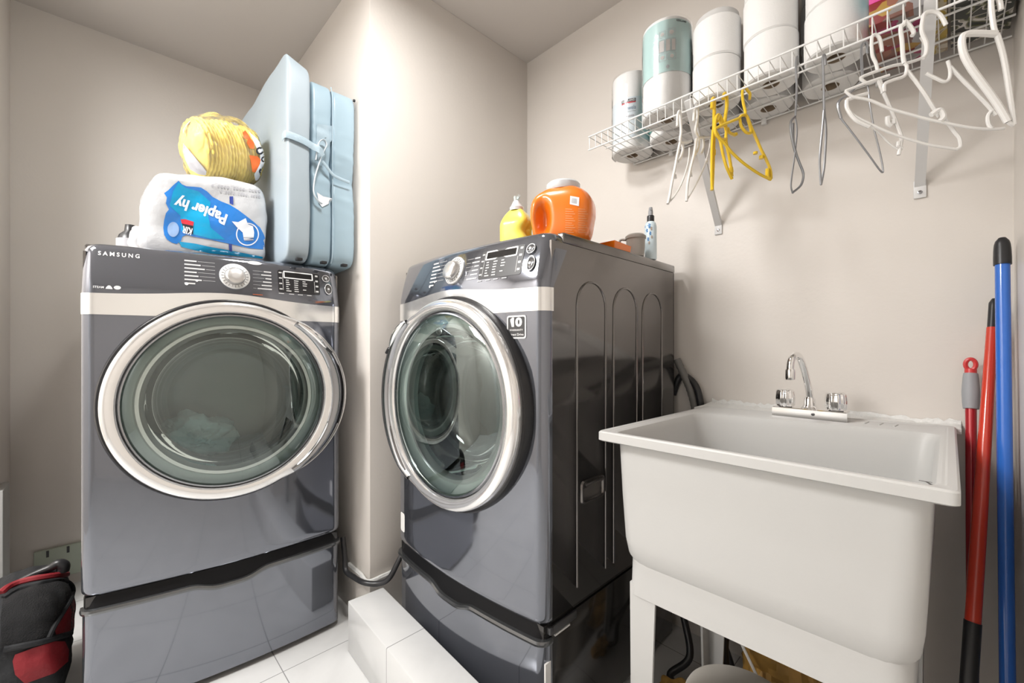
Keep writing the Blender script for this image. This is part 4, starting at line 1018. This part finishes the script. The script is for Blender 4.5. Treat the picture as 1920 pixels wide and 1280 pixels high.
onbag(flat2d([c4([(955, 205), (1020, 260), (1075, 330), (1105, 390), (1112, 470), (1090, 560), (1062, 618), (1010, 610), (1000, 560), (1050, 470), (1050, 400), (1000, 300)])], dense=4), M['txtw'], 'white_label', .002)
onbag(flat2d([c4([(905, 215), (925, 195), (950, 225), (975, 270), (1000, 300), (1000, 350), (965, 345), (940, 300), (945, 270), (915, 260)]), c4([(960, 400), (1030, 410), (1055, 440), (1040, 490), (1010, 545), (985, 540), (975, 470)])], dense=4), M['txto'], 'orange_print', .0026)
for cx, cy, r in ((1047, 365, 32), (1082, 435, 24), (1070, 535, 30)):
    onbag(ring2d(c4([(cx + r * math.cos(a), cy + r * math.sin(a)) for a in frange(0, 2 * PI, 20)[:-1]]), c4([(cx + r * .55 * math.cos(a), cy + r * .55 * math.sin(a)) for a in frange(0, 2 * PI, 20)[:-1]])), M['txtb'], 'round_print', .0034)
onbag(flat2d([c4([(412, 300), (425, 380), (480, 450), (540, 510), (606, 535), (600, 568), (540, 560), (470, 520), (430, 440), (410, 370)]), c4([(455, 120), (475, 118), (430, 170), (412, 230), (410, 190)])], dense=4), M['txtd'], 'dark_label', .002)

# ------------------------------------------------------------------ things on the washer
LZ = ZT + .0012
def jugshape(w_, q):
    f = (w_.z + .09) / .18
    s = 1.0
    if f > .55: s = 1 - .44 * ((f - .55) / .45) ** 3
    if f < .5: s *= 1 - .06 * math.sin(PI * f / .5)
    w_.x *= s; w_.y *= 1 - (1 - s) * .5
    # finger recess of the handle
    dx, dz = (w_.x + .046) / .020, (w_.z + .012) / .045
    if w_.y < 0: w_.y += .038 * math.exp(-(dx * dx + dz * dz) ** 1.5)
    if w_.y < 0:
        dx = (w_.x + .078) / .02; w_.y += -.006 * math.exp(-dx * dx)
    return w_
JR = 24
J = thing('detergent_jug', 'large orange detergent jug with a pale screw lid on the washer', 'jug', (-.806, .99, LZ), 0)
bm = superq(.093, .066, .088, 3.6, 34, shape=jugshape); place(bm, (-.806, .99, LZ + .088), JR); body = finish('body', bm, M['orange'], J, sharp=70)
bm = newbm(); lathe(bm, [(.0001, LZ + .165), (.047, LZ + .165), (.050, LZ + .170), (.050, LZ + .184), (.046, LZ + .189), (.0001, LZ + .191)], (-.806, .99, 0), 48, rmod=lambda a, h: 1 + .006 * math.cos(36 * a)); finish('lid', bm, M['lid'], J)
jt = bvh_of(body)
def onjug(bm, m, name, eps): return finish(name, stick(bm, jt, pxray, eps), m, J, smooth=True, sharp=80)
def cj(pts): return [(920 + x / 6, 320 + y / 6) for x, y in pts]
onjug(flat2d([cj([(895, 282), (997, 300), (992, 398), (890, 375)])], dense=3), M['txtw'], 'barcode_sticker', .0012)
onjug(flat2d([cj([(910 + i * 9, 302 + i * 1.5), (914 + i * 9, 303 + i * 1.5), (912 + i * 9, 362 + i * 1.5), (908 + i * 9, 361 + i * 1.5)]) for i in range(7)]), M['txtd'], 'barcode', .0018)
faint = mat('faded_label_print', (.86, .36, .14), .4)
bars = []
for c0, w0 in ((840, 110), (985, 110)):
    for i in range(11): bars.append(cj([(c0, 425 + i * 26), (c0 + w0 * (.7 + .3 * ((i * 7) % 3) / 2), 430 + i * 26), (c0 + w0 * (.7 + .3 * ((i * 7) % 3) / 2), 438 + i * 26), (c0, 433 + i * 26)]))
onjug(flat2d(bars, dense=4), faint, 'label_text', .0012)
def ybottle(label, x, y, rz, s=1.0):
    t = thing('detergent_bottle', label, 'bottle', (x, y, LZ), 0, 'yellow detergent bottles on the washer')
    def sh(w_, q):
        f = (w_.z + .07) / .14
        k = 1 - (.55 * ((f - .62) / .38) ** 1.5 if f > .62 else 0); w_.x *= k; w_.y *= k
        if w_.x > 0: w_.x -= .016 * math.exp(-((w_.z + .005) / .022) ** 2) * (1 if w_.y < 0 else .4)
        return w_
    bm = superq(.047 * s, .034 * s, .070 * s, 4.5, 22, shape=sh); place(bm, (x, y, LZ + .070 * s), rz); finish('body', bm, M['yellow'], t, sharp=70)
    bm = newbm(); z0 = LZ + .136 * s
    lathe(bm, [(.021 * s, z0 - .006), (.0215 * s, z0 + .004), (.018 * s, z0 + .008), (.012 * s, z0 + .022), (.009 * s, z0 + .026), (.0001, z0 + .027)], (x, y, 0), 28); finish('cap', bm, M['lid'], t)
    bm = newbm(); lathe(bm, [(.0085 * s, z0 + .024), (.0085 * s, z0 + .040), (.0001, z0 + .041)], (x - .002, y, 0), 16); tube(bm, [(x + .002, y, z0 + .031), (x + .018, y - .008, z0 + .037)], .005, 8)
    finish('pour_spout', bm, M['clearcap'], t); return t
ybottle('yellow detergent bottle with a clear pouring cap, left of the orange jug', -.968, .955, 20, 1.06)
ybottle('yellow bottle almost hidden behind the orange jug', -.925, 1.09, 40, 1.04)
t = thing('scoop', 'flat orange plastic scoop lying on the washer behind the orange jug', 'scoop', (-.722, 1.14, LZ))
bm = newbm(); loft(bm, [[(-.75, 1.10, LZ), (-.70, 1.10, LZ), (-.70, 1.19, LZ), (-.75, 1.19, LZ)], [(-.752, 1.098, LZ + .022), (-.698, 1.098, LZ + .022), (-.698, 1.192, LZ + .018), (-.752, 1.192, LZ + .018)]]); finish('bowl', bm, M['orange'], t)
bm = newbm(); tube(bm, [(-.725, 1.19, LZ + .015), (-.722, 1.212, LZ + .013)], .007, 8, flat=.5); finish('handle', bm, M['orange'], t)
t = thing('measuring_cup', 'small beige plastic cup with a ribbed wall beside the spray bottle', 'cup', (-.722, 1.265, LZ))
bm = newbm(); cx, cy = -.723, 1.262; lathe(bm, [(.0001, LZ), (.026, LZ), (.029, LZ + .03), (.030, LZ + .056), (.033, LZ + .058), (.033, LZ + .066), (.026, LZ + .072), (.0001, LZ + .074)], (cx, cy, 0), 48, rmod=lambda a, h: 1 + (.012 * math.cos(24 * a) if h < LZ + .05 else 0)); finish('body', bm, M['cup'], t)
bm = newbm(); tube(bm, catmull([(cx - .028, cy - .012, LZ + .058), (cx - .047, cy - .018, LZ + .058), (cx - .047, cy - .018, LZ + .022), (cx - .027, cy - .012, LZ + .016)], 6), .0042, 8); finish('handle', bm, M['cup'], t)
t = thing('spray_bottle', 'slim pale blue floral spray bottle with a black pump on the washer', 'spray bottle', (-.712, 1.345, LZ))
cx, cy = -.714, 1.345
bm = newbm(); lathe(bm, [(.0001, LZ), (.0185, LZ), (.020, LZ + .004), (.020, LZ + .112), (.017, LZ + .124), (.011, LZ + .130), (.0001, LZ + .131)], (cx, cy, 0), 36); bo = finish('body', bm, M['bottle_b'], t)
bm = newbm(); lathe(bm, [(.0118, LZ + .128), (.0120, LZ + .148), (.0105, LZ + .150), (.0001, LZ + .1505)], (cx, cy, 0), 28); finish('collar', bm, M['blackp'], t)
bm = newbm(); lathe(bm, [(.0078, LZ + .150), (.0078, LZ + .163), (.0055, LZ + .178), (.0001, LZ + .179)], (cx, cy, 0), 20); tube(bm, [(cx, cy, LZ + .17), (cx + .006, cy - .009, LZ + .17)], .0035, 8); finish('nozzle', bm, M['grip'], t)
bt = bvh_of(bo); rnd = random.Random(2)
for m_, spots in (('flower', ((1211, 415, 3.2), (1217, 423, 4), (1213, 432, 3), (1219, 437, 3), (1215, 448, 3), (1209, 425, 2))), ('flower2', ((1221, 428, 3), (1222, 444, 2.6), (1217, 455, 2.4)))):
    ps = []
    for x, y, r in spots: ps.append([(x + r * (1 if k % 2 else .45) * math.cos(k * PI / 5), y + r * (1.3 if k % 2 else .5) * math.sin(k * PI / 5)) for k in range(10)])
    finish('flower_print', stick(flat2d(ps, dense=1.5), bt, pxray, .0009), M[m_], t, smooth=False)

# ------------------------------------------------------------------ hoses
def hose(name, label, pts, r, m, cat='hose', rib=0):
    bm = newbm(); P = catmull(pts, 10); tube(bm, P, [r * (1 + rib * math.sin(i * 2.4)) for i in range(len(P))] if rib else r, 12)
    return tag(finish(name, bm, m), label, cat)
hose('drain_hose', 'black hose lying around the foot of the wall column between the machines', [(-1.640, .672, .30), (-1.612, .668, .235), (-1.585, .662, .194), (-1.535, .672, .184), (-1.475, .684, .184), (-1.435, .715, .185), (-1.405, .742, .205), (-1.3955, .775, .26), (-1.40, .83, .33)], .0095, M['blackp'])
hose('drain_hose', 'grey ribbed hose rising behind the washer next to the sink', [(-.655, 1.520, .55), (-.640, 1.520, .72), (-.634, 1.518, .80), (-.648, 1.516, .87), (-.672, 1.514, .93), (-.70, 1.513, .99)], .013, M['hose_g'], rib=.06)
hose('drain_hose', 'black hose arching behind the washer beside the ribbed grey hose', [(-.62, 1.50, .55), (-.612, 1.515, .74), (-.616, 1.515, .84), (-.64, 1.52, .905), (-.69, 1.525, .93), (-.72, 1.525, .86)], .012, M['blackp'])
hose('drain_hose', 'black hose looping on the floor below the sink', [(-.66, 1.42, .30), (-.61, 1.36, .18), (-.565, 1.31, .08), (-.60, 1.25, .03), (-.52, 1.235, .016), (-.44, 1.28, .016), (-.47, 1.40, .03), (-.55, 1.47, .11), (-.62, 1.46, .16)], .011, M['blackp'])
hose('drain_hose', 'black hose dropping from the sink drain in front of its back leg', [(-.36, 1.18, .535), (-.40, 1.25, .40), (-.455, 1.335, .28), (-.475, 1.345, .15), (-.470, 1.35, .02)], .012, M['blackp'])
t = thing('bucket', 'round beige bucket on the floor underneath the sink', 'bucket', (-.33, 1.08, 0))
bm = newbm(); lathe(bm, [(.0001, 0), (.095, 0), (.118, .180), (.124, .182), (.125, .192), (.119, .195), (.114, .192), (.093, .006), (.0001, .005)], (-.345, 1.085, 0), 56); finish('body', bm, M['bucket'], t)
bm = newbm(); lathe(bm, [(.121, .1945), (.121, .200), (.10, .203), (.0001, .205)], (-.345, 1.085, 0), 56); finish('lid', bm, M['bucket'], t)
for i, (x, y, z, sx_, sy_, sz_, lab) in enumerate(((-.560, 1.175, .03, .04, .04, .032, 'small crumpled brown paper bag on the floor below the sink, left of its back leg'), (-.33, 1.36, .12, .09, .07, .12, 'large crumpled brown paper bag behind the bucket below the sink'))):
    bm = superq(sx_, sy_, sz_, 3, 12, amp=.035, sc=16, amp2=.014, sc2=45, seed=i * 3); place(bm, (x, y, z + .01), 20)
    for v in bm.verts: v.co.z = max(v.co.z, .001)
    o = finish('paper_bag', bm, M['kraft'], sharp=20); tag(o, lab, 'paper bag')
    if i == 1:
        ob_ = o; bb = bvh_of(o); s_ = newbm(); tube(s_, [(-.40, 1.25, .235), (-.36, 1.262, .15), (-.33, 1.262, .08)], .004, 6)
        bmesh.ops.translate(s_, verts=s_.verts, vec=-Vector(o.location)); finish('white_string', s_, M['white_trim'], o)

# ------------------------------------------------------------------ left corner
B = thing('backpack', 'black and red backpack slumped on the floor left of the machines', 'backpack', (-1.93, -.155, 0))
bm = superq(.19, .100, .172, 3, 26, amp=.02, sc=8, amp2=.006, sc2=30, seed=5); place(bm, (-1.90, -.164, .175), 0)
for v in bm.verts: v.co.z = max(v.co.z, .001)
bag = finish('main_body', bm, M['bagblk'], B, sharp=70)
bt = bvh_of(bag)
def c8(pts): return [(x / 3.2, 880 + y / 3.2) for x, y in pts]
def onbp(poly, m, name, eps): return finish(name, stick(flat2d([c8(poly)], dense=4), bt, pxray, eps), m, B, smooth=True, sharp=80)
onbp([(340, 1010), (330, 960), (370, 870), (420, 790), (475, 700), (480, 900), (440, 950), (400, 985)], M['bagred'], 'red_side_panel', .003)
onbp([(75, 1150), (90, 1110), (200, 1070), (330, 1030), (390, 1030), (415, 1080), (410, 1150), (330, 1220), (220, 1260), (150, 1285), (90, 1230)], M['bagred'], 'red_pocket', .004)
onbp([(20, 760), (120, 700), (260, 660), (380, 650), (430, 690), (400, 780), (330, 900), (280, 1000), (120, 1050), (10, 1070), (2, 900)], M['bagnet'], 'mesh_pocket', .003)
def onbag_path(pts, r, m, name, lift=.004):
    out = []
    for x, y in catmull([(a_, b_, 0) for a_, b_ in c8(pts)], 8) and [(p.x, p.y) for p in catmull([(a_, b_, 0) for a_, b_ in c8(pts)], 8)]:
        O, D = pxray(x, y); h = bt.ray_cast(O, D.normalized())
        if h[0] is not None: out.append(h[0] - D.normalized() * lift)
    if len(out) > 2:
        bm = newbm(); tube(bm, out, r, 8); finish(name, bm, m, B)
onbag_path([(2, 745), (60, 700), (160, 665), (270, 645), (370, 632), (430, 632), (475, 650)], .010, M['bagred'], 'red_trim', .003)
onbag_path([(20, 770), (120, 715), (250, 680), (370, 665), (430, 700), (430, 760), (380, 850), (330, 930), (290, 1010)], .007, M['bagblk'], 'black_piping', .003)
onbag_path([(20, 1080), (120, 1060), (240, 1035), (330, 1010), (420, 985)], .008, M['bagblk'], 'black_piping', .003)
bm = newbm(); tube(bm, catmull([at(x, y, 'X', -1.93) for x, y in c8([(120, 665), (210, 625), (300, 590), (350, 565), (380, 580), (375, 610)])], 8), [.006 + .010 * min(1, i / 30) for i in range(41)][:41], 10); finish('carry_handle', bm, M['blackp'], B)
# utility box set in the left wall
t = thing('wall_outlet_box', 'pale green plastic outlet box low on the wall behind the backpack', 'outlet box', (XL + .01, -.13, .05))
bm = newbm(); box(bm, (XL + .0005, -.205, .045), (XL + .018, -.03, .175), .004); finish('plate', bm, mat('pale_green_plastic', (.50, .56, .47), .5, bump=.15, bscale=30), t)
for yy in (-.165, -.105): finish('slot', mbox((XL + .018, yy - .004, .145), (XL + .021, yy + .004, .172)), M['blackp'], t)
bm = mbox((-2.46, YN + .001, .0), (-2.31, YN + .022, .533), .006)
o = finish('white_board', bm, M['board']); tag(o, 'white painted board standing against the wall at the far left edge', 'board')
